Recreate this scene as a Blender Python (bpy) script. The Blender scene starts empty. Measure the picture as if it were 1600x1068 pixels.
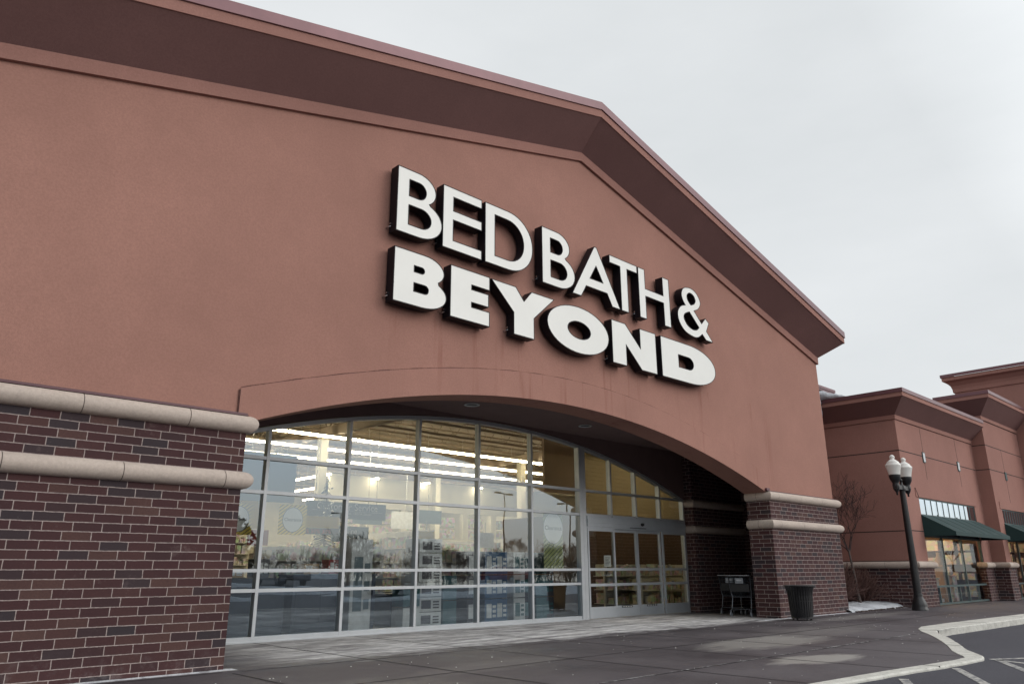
import bpy, bmesh, math, random
from mathutils import Vector, Matrix
from mathutils.geometry import tessellate_polygon
random.seed(7)
R = math.radians
SC = bpy.context.scene
# ------------------------------------------------------------------ camera
CAM_H = 1.1316
cd = bpy.data.cameras.new('camera'); cam = bpy.data.objects.new('camera', cd)
SC.collection.objects.link(cam); SC.camera = cam
cd.sensor_width = 36; cd.lens = 1183.83 / 1600 * 36; cd.clip_start = 0.1; cd.clip_end = 3000
_p, _y, _r = R(16.7955), R(43.6946), R(-0.25444)
_fw = Vector((math.sin(_y)*math.cos(_p), math.cos(_y)*math.cos(_p), math.sin(_p)))
_rt = Vector((math.cos(_y), -math.sin(_y), 0)); _up = _rt.cross(_fw)
_r2 = _rt*math.cos(_r) + _up*math.sin(_r); _u2 = -_rt*math.sin(_r) + _up*math.cos(_r)
M3 = Matrix((_r2, _u2, -_fw)).transposed()
cam.matrix_world = Matrix.Translation((0, 0, CAM_H)) @ M3.to_4x4()
# ------------------------------------------------------------------ world, sun, exposure
W = bpy.data.worlds.new('World'); SC.world = W; W.use_nodes = True
nt = W.node_tree; nt.nodes.clear()
def wn(t): return nt.nodes.new(t)
out = wn('ShaderNodeOutputWorld'); bg = wn('ShaderNodeBackground')
sky = wn('ShaderNodeTexSky'); sky.sky_type = 'NISHITA'; sky.sun_disc = False
SUN_EL, SUN_AZ = R(26), R(148)          # azimuth from +Y towards +X
sky.sun_elevation = SUN_EL; sky.sun_rotation = SUN_AZ; sky.air_density = 1; sky.dust_density = 3
sc_ = wn('ShaderNodeVectorMath'); sc_.operation = 'SCALE'; sc_.inputs['Scale'].default_value = 1.0
tc = wn('ShaderNodeTexCoord'); mp = wn('ShaderNodeMapping'); mp.inputs['Scale'].default_value = (1, 1, 3.0)
nz = wn('ShaderNodeTexNoise'); nz.inputs['Scale'].default_value = 2.1; nz.inputs['Detail'].default_value = 7; nz.inputs['Roughness'].default_value = 0.55
rp = wn('ShaderNodeValToRGB'); rp.color_ramp.elements[0].position = 0.3; rp.color_ramp.elements[1].position = 0.75
K = 10.0                                 # overcast cloud radiance is K * 0.1
rp.color_ramp.elements[0].color = (0.755*.1*K, 0.785*.1*K, 0.80*.1*K, 1)
rp.color_ramp.elements[1].color = (0.86*.1*K, 0.885*.1*K, 0.90*.1*K, 1)
nt.links.new(tc.outputs['Generated'], mp.inputs['Vector']); nt.links.new(mp.outputs[0], nz.inputs['Vector'])
nt.links.new(nz.outputs['Fac'], rp.inputs['Fac'])
# warm band of cloud low over the horizon, all the way round
sep = wn('ShaderNodeSeparateXYZ'); nt.links.new(tc.outputs['Generated'], sep.inputs[0])
hr = wn('ShaderNodeValToRGB'); hr.color_ramp.elements[0].position = 0.0; hr.color_ramp.elements[0].color = (0.86, 0.74, 0.62, 1)
hr.color_ramp.elements[1].position = 0.13; hr.color_ramp.elements[1].color = (1, 1, 1, 1)
nt.links.new(sep.outputs['Z'], hr.inputs['Fac'])
mu = wn('ShaderNodeMix'); mu.data_type = 'RGBA'; mu.blend_type = 'MULTIPLY'; mu.inputs[0].default_value = 1.0
nt.links.new(rp.outputs[0], mu.inputs[6]); nt.links.new(hr.outputs[0], mu.inputs[7])
sb = wn('ShaderNodeVectorMath'); sb.operation = 'SCALE'; sb.inputs['Scale'].default_value = 10.0
nt.links.new(mu.outputs[2], sb.inputs[0])
# the cloud is thinner and brighter on the sun's side, behind the photographer
dt = wn('ShaderNodeVectorMath'); dt.operation = 'DOT_PRODUCT'; dt.inputs[1].default_value = Vector((0.35, -0.85, 0.40)).normalized()
nt.links.new(tc.outputs['Generated'], dt.inputs[0])
dm_ = wn('ShaderNodeMapRange'); dm_.inputs['From Min'].default_value = 0.30; dm_.inputs['From Max'].default_value = 1.0
dm_.inputs['To Min'].default_value = 10.0; dm_.inputs['To Max'].default_value = 21.0
nt.links.new(dt.outputs['Value'], dm_.inputs['Value']); nt.links.new(dm_.outputs[0], sb.inputs['Scale'])
mx = wn('ShaderNodeMix'); mx.data_type = 'RGBA'; mx.inputs[0].default_value = 0.93
nt.links.new(sky.outputs[0], mx.inputs[6]); nt.links.new(sb.outputs[0], mx.inputs[7])
bg.inputs['Strength'].default_value = 0.1
nt.links.new(mx.outputs[2], bg.inputs['Color']); nt.links.new(bg.outputs[0], out.inputs['Surface'])
sl = bpy.data.lights.new('sun', 'SUN'); so = bpy.data.objects.new('sun', sl); SC.collection.objects.link(so)
sl.energy = 0.65; sl.angle = R(30); sl.color = (1.0, 0.93, 0.86)
sd = Vector((math.sin(SUN_AZ)*math.cos(SUN_EL), math.cos(SUN_AZ)*math.cos(SUN_EL), math.sin(SUN_EL)))
so.rotation_euler = sd.to_track_quat('Z', 'Y').to_euler()
SC.view_settings.view_transform = 'Standard'; SC.view_settings.look = 'None'
SC.view_settings.exposure = 0.0; SC.view_settings.gamma = 1.0
SC.render.engine = 'CYCLES'
try:
    SC.cycles.use_denoising = True; SC.cycles.denoiser = 'OPENIMAGEDENOISE'
except Exception: pass
SC.cycles.max_bounces = 8; SC.cycles.transparent_max_bounces = 12; SC.cycles.glossy_bounces = 4
SC.cycles.sample_clamp_indirect = 4.0; SC.cycles.caustics_reflective = False
# ------------------------------------------------------------------ materials
def srgb(r, g, b):
    f = lambda c: (c/255/12.92) if c/255 <= 0.04045 else ((c/255+0.055)/1.055)**2.4
    return (f(r), f(g), f(b), 1)
class NT:
    def __init__(s, name):
        s.m = bpy.data.materials.new(name); s.m.use_nodes = True; s.t = s.m.node_tree
        s.b = s.t.nodes['Principled BSDF']; s.o = s.t.nodes['Material Output']
    def n(s, typ, **kw):
        nd = s.t.nodes.new(typ)
        for k, v in kw.items():
            if k.startswith('_'): nd.inputs[int(k[1:])].default_value = v
            else: setattr(nd, k, v)
        return nd
    def l(s, a, b): s.t.links.new(a, b)
    def uv(s): return s.n('ShaderNodeTexCoord').outputs['UV']
    def pos(s): return s.n('ShaderNodeNewGeometry').outputs['Position']
    def math(s, op, a, b=0.0, clamp=False):
        nd = s.n('ShaderNodeMath', operation=op, use_clamp=clamp)
        for i, v in enumerate((a, b)):
            if isinstance(v, (int, float)): nd.inputs[i].default_value = v
            else: s.l(v, nd.inputs[i])
        return nd.outputs[0]
    def noise(s, vec, scale, detail=4, rough=0.55, stretch=None):
        if stretch:
            mp = s.n('ShaderNodeMapping'); mp.inputs['Scale'].default_value = stretch; s.l(vec, mp.inputs[0]); vec = mp.outputs[0]
        nd = s.n('ShaderNodeTexNoise'); nd.inputs['Scale'].default_value = scale; nd.inputs['Detail'].default_value = detail
        nd.inputs['Roughness'].default_value = rough; s.l(vec, nd.inputs['Vector']); return nd.outputs['Fac']
    def ramp(s, fac, stops, interp='LINEAR'):
        nd = s.n('ShaderNodeValToRGB'); cr = nd.color_ramp; cr.interpolation = interp
        while len(cr.elements) < len(stops): cr.elements.new(0.5)
        for e, (p, c) in zip(cr.elements, stops):
            e.position = p; e.color = c if hasattr(c, '__len__') else (c, c, c, 1)
        s.l(fac, nd.inputs[0]); return nd.outputs[0]
    def mix(s, fac, a, b, blend='MIX'):
        nd = s.n('ShaderNodeMix', data_type='RGBA', blend_type=blend)
        for i, v in ((0, fac), (6, a), (7, b)):
            if isinstance(v, (int, float)): nd.inputs[i].default_value = v
            elif isinstance(v, tuple): nd.inputs[i].default_value = v
            else: s.l(v, nd.inputs[i])
        return nd.outputs[2]
    def col(s, c):
        if isinstance(c, tuple): s.b.inputs['Base Color'].default_value = c
        else: s.l(c, s.b.inputs['Base Color'])
        return s
    def rough(s, r):
        if isinstance(r, (int, float)): s.b.inputs['Roughness'].default_value = r
        else: s.l(r, s.b.inputs['Roughness'])
        return s
    def bump(s, h, strength=0.3, dist=0.01):
        nd = s.n('ShaderNodeBump'); nd.inputs['Strength'].default_value = strength; nd.inputs['Distance'].default_value = dist
        s.l(h, nd.inputs['Height']); s.l(nd.outputs[0], s.b.inputs['Normal']); return s
MAT = {}
def stucco(name, c, streak=False):
    k = NT(name); p = k.pos()
    big = k.noise(p, 0.45, 4, 0.6); mid = k.noise(p, 3.5, 4); fine = k.noise(p, 34, 4, 0.8)
    col = k.mix(k.ramp(big, [(0.3, 0.0), (0.7, 1.0)]), tuple(x*0.88 for x in c[:3])+(1,), tuple(min(1, x*1.1) for x in c[:3])+(1,))
    col = k.mix(k.math('MULTIPLY', k.ramp(mid, [(0.35, 0.0), (0.75, 1.0)]), 0.25), col, tuple(x*0.8 for x in c[:3])+(1,))
    col = k.mix(k.math('MULTIPLY', k.ramp(fine, [(0.38, 0.0), (0.62, 1.0)]), 0.42), col, tuple(x*0.66 for x in c[:3])+(1,))
    if streak:
        s1 = k.noise(p, 1.0, 5, 0.65, (3.4, 3.4, 0.16)); s2 = k.noise(p, 0.8, 3)
        sm = k.ramp(s1, [(0.56, 0.0), (0.66, 1.0)])
        sp = k.n('ShaderNodeSeparateXYZ'); k.l(p, sp.inputs[0])
        zr = k.ramp(k.math('DIVIDE', sp.outputs['Z'], 10.0), [(0.3, 0.55), (0.42, 1.2), (0.523, 1.6), (0.53, 0.25), (1.0, 0.1)])
        xw = k.math('MULTIPLY', k.math('MULTIPLY', k.math('SUBTRACT', sp.outputs['X'], 6.0), 0.8, True), k.math('MULTIPLY', k.math('SUBTRACT', 19.5, sp.outputs['X']), 0.8, True))
        zr = k.math('MULTIPLY', zr, xw)
        sm = k.math('MULTIPLY', k.math('MULTIPLY', sm, zr), k.math('MULTIPLY', k.ramp(s2, [(0.35, 0.0), (0.6, 1.0)]), 0.5))
        col = k.mix(sm, col, tuple(x*y for x, y in zip(c[:3], (0.62, 0.5, 0.48)))+(1,))
    k.col(col).rough(0.9); k.b.inputs['Specular IOR Level'].default_value = 0.2
    k.bump(k.noise(p, 130, 3, 0.7), 0.9, 0.006); MAT[name] = k.m
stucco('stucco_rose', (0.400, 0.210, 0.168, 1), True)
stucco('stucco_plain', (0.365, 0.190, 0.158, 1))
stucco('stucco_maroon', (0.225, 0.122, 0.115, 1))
def brick(name, dull=1.0):
    k = NT(name); uv = k.uv()
    mp = k.n('ShaderNodeMapping'); mp.inputs['Location'].default_value = (-0.02, -0.0538+0.1016*40, 0); k.l(uv, mp.inputs[0])
    wob = k.n('ShaderNodeTexNoise'); wob.inputs['Scale'].default_value = 14; wob.inputs['Detail'].default_value = 2; k.l(mp.outputs[0], wob.inputs['Vector'])
    wv = k.n('ShaderNodeVectorMath', operation='SCALE'); wv.inputs['Scale'].default_value = 0.009; k.l(wob.outputs['Color'], wv.inputs[0])
    ad = k.n('ShaderNodeVectorMath', operation='ADD'); k.l(mp.outputs[0], ad.inputs[0]); k.l(wv.outputs[0], ad.inputs[1])
    def bt(c1, c2, mort, ms=0.0054):
        b = k.n('ShaderNodeTexBrick', offset=0.3333, offset_frequency=2, squash=1.0)
        b.inputs['Scale'].default_value = 1; b.inputs['Brick Width'].default_value = 0.3035; b.inputs['Row Height'].default_value = 0.1016
        b.inputs['Mortar Size'].default_value = ms; b.inputs['Mortar Smooth'].default_value = 0.15; b.inputs['Bias'].default_value = 0
        b.inputs['Color1'].default_value = c1; b.inputs['Color2'].default_value = c2; b.inputs['Mortar'].default_value = mort
        k.l(ad.outputs[0], b.inputs['Vector']); return b
    b = bt((0, 0, 0, 1), (1, 1, 1, 1), (0.5, 0.5, 0.5, 1))
    bc = k.ramp(b.outputs['Color'], [(0.0, (0.040, 0.036, 0.042, 1)), (0.16, (0.052, 0.036, 0.040, 1)), (0.24, (0.062, 0.027, 0.028, 1)),
        (0.5, (0.075, 0.028, 0.029, 1)), (0.78, (0.088, 0.036, 0.034, 1)), (0.9, (0.108, 0.052, 0.044, 1)), (1.0, (0.12, 0.062, 0.052, 1))])
    g = k.noise(uv, 45, 5, 0.7); big = k.noise(uv, 1.2, 3)
    bc = k.mix(k.math('MULTIPLY', k.ramp(g, [(0.3, 0.0), (0.7, 1.0)]), 0.5), bc, (0.036, 0.020, 0.022, 1))
    bc = k.mix(k.math('MULTIPLY', k.ramp(k.noise(uv, 9, 4, 0.8), [(0.62, 0.0), (0.78, 1.0)]), 0.18), bc, (0.30, 0.27, 0.26, 1))
    mo = k.mix(k.ramp(k.noise(uv, 26, 4, 0.7), [(0.3, 0.0), (0.7, 1.0)]), (0.22, 0.175, 0.165, 1), (0.46, 0.385, 0.36, 1))
    bc = k.mix(k.ramp(big, [(0.3, 0.08), (0.7, 0.35)]), bc, (0.030, 0.016, 0.020, 1))
    col = k.mix(b.outputs['Fac'], bc, mo)
    if dull < 1: col = k.mix(1-dull, col, (0.02, 0.015, 0.016, 1))
    sv = k.n('ShaderNodeSeparateXYZ'); k.l(uv, sv.inputs[0])
    low = k.ramp(sv.outputs['Y'], [(0.0, 0.85), (0.10, 0.45), (0.34, 0.0)])
    sa = k.math('MULTIPLY', low, k.ramp(k.noise(uv, 6, 5, 0.75), [(0.50, 0.0), (0.70, 0.35)]))
    col = k.mix(sa, col, (0.34, 0.31, 0.31, 1))
    ef = k.math('MULTIPLY', k.ramp(k.noise(uv, 2.3, 6, 0.8), [(0.60, 0.0), (0.74, 0.30)]), 1.0); col = k.mix(ef, col, (0.26, 0.20, 0.19, 1))
    k.col(col).rough(0.82); k.b.inputs['Specular IOR Level'].default_value = 0.3
    h = k.math('ADD', k.math('MULTIPLY', b.outputs['Fac'], -0.6), k.math('MULTIPLY', g, 0.5))
    k.bump(h, 0.7, 0.006); MAT[name] = k.m
brick('brick_dark')
def simple(name, c, rough=0.6, metal=0.0, var=0.15, scale=8, bump=0.0, bscale=60, spec=0.5, stretch=None, dist=0.005):
    k = NT(name); p = k.pos() 
    f = k.noise(p, scale, 5, 0.65, stretch)
    k.col(k.mix(k.ramp(f, [(0.3, 0.0), (0.7, 1.0)]), tuple(x*(1-var) for x in c[:3])+(1,), tuple(min(1, x*(1+var)) for x in c[:3])+(1,)))
    k.rough(rough); k.b.inputs['Metallic'].default_value = metal; k.b.inputs['Specular IOR Level'].default_value = spec
    if bump: k.bump(k.noise(p, bscale, 4, 0.7), bump, dist)
    MAT[name] = k.m; return k
k = NT('cast_stone'); p = k.pos(); f = k.noise(p, 26, 5, 0.75); g = k.noise(p, 1.5, 5, 0.65, (1, 1, 3)); h_ = k.noise(p, 5, 5, 0.7)
cc = k.mix(k.ramp(f, [(0.3, 0.0), (0.7, 1.0)]), (0.44, 0.365, 0.315, 1), (0.56, 0.475, 0.415, 1))
cc = k.mix(k.ramp(g, [(0.48, 0.0), (0.75, 0.38)]), cc, (0.27, 0.22, 0.195, 1)); cc = k.mix(k.ramp(h_, [(0.6, 0.0), (0.75, 0.35)]), cc, (0.20, 0.16, 0.14, 1))
k.col(cc).rough(0.88).bump(k.noise(p, 110, 3, 0.8), 0.8, 0.005); MAT['cast_stone'] = k.m
simple('maroon_metal', (0.105, 0.038, 0.048, 1), 0.4, 0.0, 0.12, 2)
simple('cap_metal', (0.16, 0.075, 0.085, 1), 0.35, 0.3, 0.12, 2)
simple('aluminium', (0.50, 0.525, 0.55, 1), 0.38, 0.45, 0.06, 3)
simple('door_metal', (0.44, 0.47, 0.50, 1), 0.42, 0.45, 0.06, 3)
simple('black_metal', (0.012, 0.012, 0.014, 1), 0.38, 0.0, 0.3, 12, 0.15, 40)
simple('letter_return', (0.006, 0.005, 0.009, 1), 0.5, 0.0, 0.2, 6, spec=0.25)
simple('letter_face', (0.80, 0.80, 0.765, 1), 0.35, 0.0, 0.03, 1.2, spec=0.3)
simple('letter_seam', (0.55, 0.56, 0.54, 1), 0.5)
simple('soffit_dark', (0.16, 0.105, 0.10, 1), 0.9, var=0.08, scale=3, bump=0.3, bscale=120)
k = NT('snow'); p = k.pos(); f = k.noise(p, 3.2, 6, 0.75)
cc = k.mix(k.ramp(f, [(0.3, 0.0), (0.6, 1.0)]), (0.38, 0.39, 0.42, 1), (0.66, 0.69, 0.73, 1)); cc = k.mix(k.ramp(k.noise(p, 18, 5, 0.8), [(0.62, 0.0), (0.70, 0.7)]), cc, (0.16, 0.13, 0.11, 1))
k.col(cc).rough(0.8).bump(k.noise(p, 13, 6, 0.75), 1.0, 0.05); MAT['snow'] = k.m
simple('bark', (0.085, 0.065, 0.06, 1), 0.9, var=0.35, scale=30, bump=0.5, bscale=60)
simple('twig', (0.045, 0.028, 0.028, 1), 0.9, var=0.3, scale=10)
simple('shrub_red', (0.12, 0.06, 0.05, 1), 0.9, var=0.4, scale=12)
simple('needles', (0.025, 0.035, 0.025, 1), 0.9, var=0.4, scale=3)
simple('awning_green', (0.007, 0.036, 0.036, 1), 0.7, var=0.14, scale=1.2, bump=0.15, bscale=300)
simple('green_frame', (0.06, 0.10, 0.105, 1), 0.4, 0.3)
simple('chrome', (0.55, 0.57, 0.60, 1), 0.25, 1.0)
simple('cart_frame', (0.14, 0.15, 0.17, 1), 0.3, 0.8)
simple('cart_wire', (0.05, 0.06, 0.075, 1), 0.35, 0.6)
simple('grey_plastic', (0.22, 0.24, 0.27, 1), 0.5)
simple('rubber', (0.02, 0.02, 0.022, 1), 0.7)
simple('paper_white', (0.75, 0.75, 0.72, 1), 0.7, var=0.03)
simple('ink_grey', (0.12, 0.12, 0.13, 1), 0.7)
simple('ink_white', (0.80, 0.80, 0.78, 1), 0.6)
simple('ink_red', (0.55, 0.06, 0.05, 1), 0.6)
simple('sign_slate', (0.12, 0.17, 0.20, 1), 0.5, var=0.05)
simple('cream_wall', (0.72, 0.68, 0.56, 1), 0.85, var=0.04, scale=1)
simple('sky_reflection_blue', (0.28, 0.36, 0.40, 1), 0.85, var=0.05, scale=1)
simple('brown_wall', (0.13, 0.085, 0.065, 1), 0.8)
simple('siding', (0.46, 0.37, 0.23, 1), 0.8, var=0.05)
simple('tan_wall', (0.34, 0.25, 0.18, 1), 0.85, var=0.08, scale=1)
simple('joist', (0.36, 0.29, 0.22, 1), 0.7, var=0.15, scale=3)
simple('ceiling_deck', (0.42, 0.36, 0.29, 1), 0.8, var=0.1, scale=2)
simple('store_floor', (0.07, 0.075, 0.09, 1), 0.6, var=0.08, scale=1)
simple('shelf_white', (0.60, 0.59, 0.55, 1), 0.5)
simple('carton', (0.42, 0.30, 0.19, 1), 0.8, var=0.1)
simple('box_white', (0.60, 0.62, 0.64, 1), 0.6)
simple('box_blue', (0.03, 0.10, 0.22, 1), 0.5)
simple('box_teal', (0.035, 0.12, 0.14, 1), 0.5)
simple('fixture_navy', (0.02, 0.03, 0.055, 1), 0.5)
simple('box_dark', (0.05, 0.05, 0.065, 1), 0.5)
simple('box_red', (0.35, 0.05, 0.05, 1), 0.5)
simple('tyre', (0.02, 0.02, 0.02, 1), 0.8)
simple('car_dark', (0.02, 0.025, 0.035, 1), 0.2, 0.3)
simple('car_silver', (0.35, 0.37, 0.40, 1), 0.25, 0.5)
simple('car_red', (0.20, 0.02, 0.02, 1), 0.22, 0.2)
simple('car_glass', (0.02, 0.025, 0.03, 1), 0.08)
def emis(name, c, st):
    k = NT(name); k.col((0.8, 0.8, 0.8, 1)); k.b.inputs['Emission Color'].default_value = c; k.b.inputs['Emission Strength'].default_value = st; MAT[name] = k.m
emis('tube_light', (1.0, 0.85, 0.58, 1), 26.0)
emis('added_shop_light', (1.0, 0.66, 0.34, 1), 9.0)
emis('warm_lamp', (1.0, 0.62, 0.28, 1), 45.0)
k = NT('products'); p = k.pos()
v = k.n('ShaderNodeTexVoronoi'); v.inputs['Scale'].default_value = 7.5; k.l(p, v.inputs['Vector'])
hs = k.n('ShaderNodeHueSaturation'); hs.inputs['Saturation'].default_value = 0.55; hs.inputs['Value'].default_value = 0.75
k.l(v.outputs['Color'], hs.inputs['Color']); k.col(k.mix(0.45, hs.outputs[0], (0.5, 0.46, 0.38, 1))).rough(0.6); MAT['products'] = k.m
# hatched clearance posters
def hatch(name, ca, cb, freq):
    k = NT(name); p = k.pos(); sp = k.n('ShaderNodeSeparateXYZ'); k.l(p, sp.inputs[0])
    s = k.math('SINE', k.math('MULTIPLY', k.math('SUBTRACT', sp.outputs['Z'], k.math('MULTIPLY', sp.outputs['X'], 0.75)), freq))
    k.col(k.mix(k.ramp(s, [(0.70, 0.0), (0.78, 1.0)]), ca, cb)).rough(0.6); MAT[name] = k.m
hatch('hatch_yellow', (0.80, 0.58, 0.10, 1), (0.10, 0.085, 0.05, 1), 95)
hatch('hatch_green', (0.30, 0.33, 0.12, 1), (0.06, 0.09, 0.05, 1), 62)
# glass
def glass(name, tint, base, gain, wav=0.0):
    k = NT(name); t = k.t; t.nodes.remove(k.b)
    tr = k.n('ShaderNodeBsdfTransparent'); tr.inputs[0].default_value = tint
    gl = k.n('ShaderNodeBsdfGlossy'); gl.inputs['Roughness'].default_value = 0.0; gl.inputs['Color'].default_value = (0.74, 0.88, 1, 1)
    fr = k.n('ShaderNodeFresnel'); fr.inputs['IOR'].default_value = 1.5
    fac = k.math('ADD', k.math('MULTIPLY', fr.outputs[0], gain), base, True)
    if wav:
        bp = k.n('ShaderNodeBump'); bp.inputs['Strength'].default_value = wav; bp.inputs['Distance'].default_value = 0.02
        k.l(k.noise(k.pos(), 0.9, 1), bp.inputs['Height']); k.l(bp.outputs[0], gl.inputs['Normal'])
    ms = k.n('ShaderNodeMixShader'); k.l(fac, ms.inputs[0]); k.l(tr.outputs[0], ms.inputs[1]); k.l(gl.outputs[0], ms.inputs[2])
    k.l(ms.outputs[0], k.o.inputs['Surface']); MAT[name] = k.m
glass('store_glass', (0.90, 0.93, 0.91, 1), 0.13, 1.45, 0.12)
glass('shop_glass', (0.82, 0.84, 0.84, 1), 0.03, 0.75, 0.1)
glass('transom_glass', (0.5, 0.55, 0.56, 1), 0.55, 1.3, 0.1)
k = NT('lamp_glass'); k.col((0.93, 0.92, 0.88, 1)).rough(0.2); k.b.inputs['Transmission Weight'].default_value = 0.2
k.b.inputs['Subsurface Weight'].default_value = 0.0; MAT['lamp_glass'] = k.m
# ------------------------------------------------------------------ mesh builder
class MB:
    def __init__(s): s.v = []; s.f = []; s.mi = []; s.cur = 0; s.sm = []
    def vert(s, p): s.v.append(tuple(p)); return len(s.v)-1
    def face(s, idx, smooth=False): s.f.append(tuple(idx)); s.mi.append(s.cur); s.sm.append(smooth)
    def quad(s, a, b, c, d, smooth=False): s.face([s.vert(a), s.vert(b), s.vert(c), s.vert(d)], smooth); return s
    def poly(s, pts): s.face([s.vert(p) for p in pts]); return s
    def box(s, x0, x1, y0, y1, z0, z1):
        i = [s.vert((x, y, z)) for z in (z0, z1) for y in (y0, y1) for x in (x0, x1)]
        for q in ((0,2,3,1), (4,5,7,6), (0,1,5,4), (2,6,7,3), (0,4,6,2), (1,3,7,5)): s.face([i[j] for j in q])
        return s
    def obox(s, c, ax, ay, az):
        """box from centre and three half-axis vectors"""
        c, ax, ay, az = map(Vector, (c, ax, ay, az))
        i = [s.vert(c + ax*a + ay*b + az*d) for d in (-1, 1) for b in (-1, 1) for a in (-1, 1)]
        for q in ((0,2,3,1), (4,5,7,6), (0,1,5,4), (2,6,7,3), (0,4,6,2), (1,3,7,5)): s.face([i[j] for j in q])
        return s
    def tube(s, pts, rad, n=8, cap=True, smooth=True):
        pts = [Vector(p) for p in pts]
        if not hasattr(rad, '__len__'): rad = [rad]*len(pts)
        rings = []; prev = None
        for i, p in enumerate(pts):
            if i == 0: d = pts[1]-pts[0]
            elif i == len(pts)-1: d = pts[-1]-pts[-2]
            else: d = (pts[i+1]-pts[i]).normalized() + (pts[i]-pts[i-1]).normalized()
            if d.length < 1e-9: d = Vector((0, 0, 1))
            d.normalize()
            if prev is None:
                u = d.cross(Vector((0, 0, 1)) if abs(d.z) < 0.9 else Vector((1, 0, 0))).normalized()
            else: u = (prev - d*prev.dot(d)); u = u.normalized() if u.length > 1e-6 else d.orthogonal().normalized()
            prev = u; w = d.cross(u)
            rings.append([s.vert(p + (u*math.cos(a)+w*math.sin(a))*rad[i]) for a in [2*math.pi*j/n for j in range(n)]])
        for a, b in zip(rings, rings[1:]):
            for j in range(n): s.face([a[j], a[(j+1) % n], b[(j+1) % n], b[j]], smooth)
        if cap:
            for rg in (rings[0][::-1], rings[-1]): s.face([s.vert(s.v[i]) for i in rg])
        return s
    def lathe(s, c, prof, n=24, smooth=True, cap=True, flute=None):
        rings = []
        for r, z in prof:
            rg = []
            for j in range(n):
                a = 2*math.pi*j/n; rr = r*(flute(j) if flute else 1)
                rg.append(s.vert((c[0]+rr*math.cos(a), c[1]+rr*math.sin(a), c[2]+z)))
            rings.append(rg)
        for a, b in zip(rings, rings[1:]):
            for j in range(n): s.face([a[j], a[(j+1) % n], b[(j+1) % n], b[j]], smooth)
        if cap:
            for rg in (rings[0][::-1], rings[-1]): s.face([s.vert(s.v[i]) for i in rg])
        return s
    def build(s, name, mats, parent=None, loc=None, bevel=0):
        if isinstance(mats, str): mats = [mats]
        me = bpy.data.meshes.new(name); me.from_pydata(s.v, [], s.f); me.update()
        for m in mats: me.materials.append(MAT[m])
        me.polygons.foreach_set('material_index', s.mi); me.polygons.foreach_set('use_smooth', s.sm)
        uvl = me.uv_layers.new(name='UVMap'); vs = me.vertices
        for p in me.polygons:
            nx, ny, nz_ = (abs(c) for c in p.normal)
            for li in p.loop_indices:
                co = vs[me.loops[li].vertex_index].co
                if nz_ > nx and nz_ > ny: uvl.data[li].uv = (co.x, co.y)
                elif nx > ny: uvl.data[li].uv = (co.y, co.z)
                else: uvl.data[li].uv = (co.x, co.z)
        o = bpy.data.objects.new(name, me); SC.collection.objects.link(o)
        if parent: o.parent = parent
        if loc: o.location = loc
        if bevel:
            bv = o.modifiers.new('bevel', 'BEVEL'); bv.width = bevel; bv.segments = 2; bv.limit_method = 'ANGLE'
        return o
def tag(o, label=None, cat=None, group=None, kind=None):
    if label: o['label'] = label
    if cat: o['category'] = cat
    if group: o['group'] = group
    if kind: o['kind'] = kind
    return o
def empty(name, loc, label, cat, group=None, rz=0):
    o = bpy.data.objects.new(name, None); o.empty_display_size = 0.2; SC.collection.objects.link(o)
    o.location = loc; o.rotation_euler = (0, 0, rz); return tag(o, label, cat, group)
def copy_tree(o, parent=None):
    c = o.copy(); SC.collection.objects.link(c)
    if parent: c.parent = parent
    for ch in list(o.children): copy_tree(ch, c)
    return c
def text_mesh(body, size, cx, cz, y, mat, name, parent=None, x_scale=1.0, bold=0.0, thick=0.002):
    """lettering that faces -Y, centred on (cx, cz)"""
    cu = bpy.data.curves.new('t', 'FONT'); cu.body = body; cu.size = size; cu.align_x = 'CENTER'; cu.align_y = 'CENTER'
    cu.extrude = thick/2; cu.offset = bold; cu.resolution_u = 3
    to = bpy.data.objects.new('t', cu); SC.collection.objects.link(to)
    me = bpy.data.meshes.new_from_object(to.evaluated_get(bpy.context.evaluated_depsgraph_get()))
    bpy.data.objects.remove(to); bpy.data.curves.remove(cu)
    for v in me.vertices: v.co = (v.co.x*x_scale + cx, y - v.co.z, v.co.y + cz)
    me.materials.clear(); me.materials.append(MAT[mat]); me.name = name
    o = bpy.data.objects.new(name, me); SC.collection.objects.link(o)
    if parent: o.parent = parent
    return o
def wp(o, root):
    """parent o, built in world coordinates, to the Empty root"""
    o.parent = root; o.matrix_parent_inverse = Matrix.Translation(-Vector(root.location)); return o
# ================================================================== SETTING
def smooth(a, b, x):
    t = max(0, min(1, (x-a)/(b-a))); return t*t*(3-2*t)
# kerb line (outer edge and inner edge), x ascending
KERB_OUT = [(-40, 4.25), (-6, 4.15), (2, 4.03), (8.2, 3.86), (9.75, 3.72), (10.7, 3.60), (11.45, 3.53), (11.95, 3.52), (12.25, 3.60), (12.55, 3.76), (12.95, 3.98), (13.6, 4.26), (14.3, 4.56), (15.1, 4.93), (15.8, 5.28), (16.35, 5.52), (16.8, 5.63), (17.4, 5.66), (19.5, 5.60), (22.2, 5.50), (30, 5.25), (60, 4.6), (120, 3.4)]
KERB_IN = [(-40, 4.48), (-6, 4.38), (2, 4.23), (8.05, 4.05), (9.8, 3.90), (10.8, 3.78), (11.45, 3.71), (11.85, 3.71), (12.05, 3.79), (12.3, 3.93), (12.7, 4.13), (13.4, 4.40), (14.1, 4.70), (14.9, 5.07), (15.6, 5.42), (16.2, 5.75), (16.8, 6.02), (17.5, 6.20), (19.2, 6.20), (22.2, 6.06), (30, 5.72), (60, 5.05), (120, 3.85)]
def zdrop(x): return -0.03 - 0.10*smooth(12.2, 16.5, x)
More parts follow.
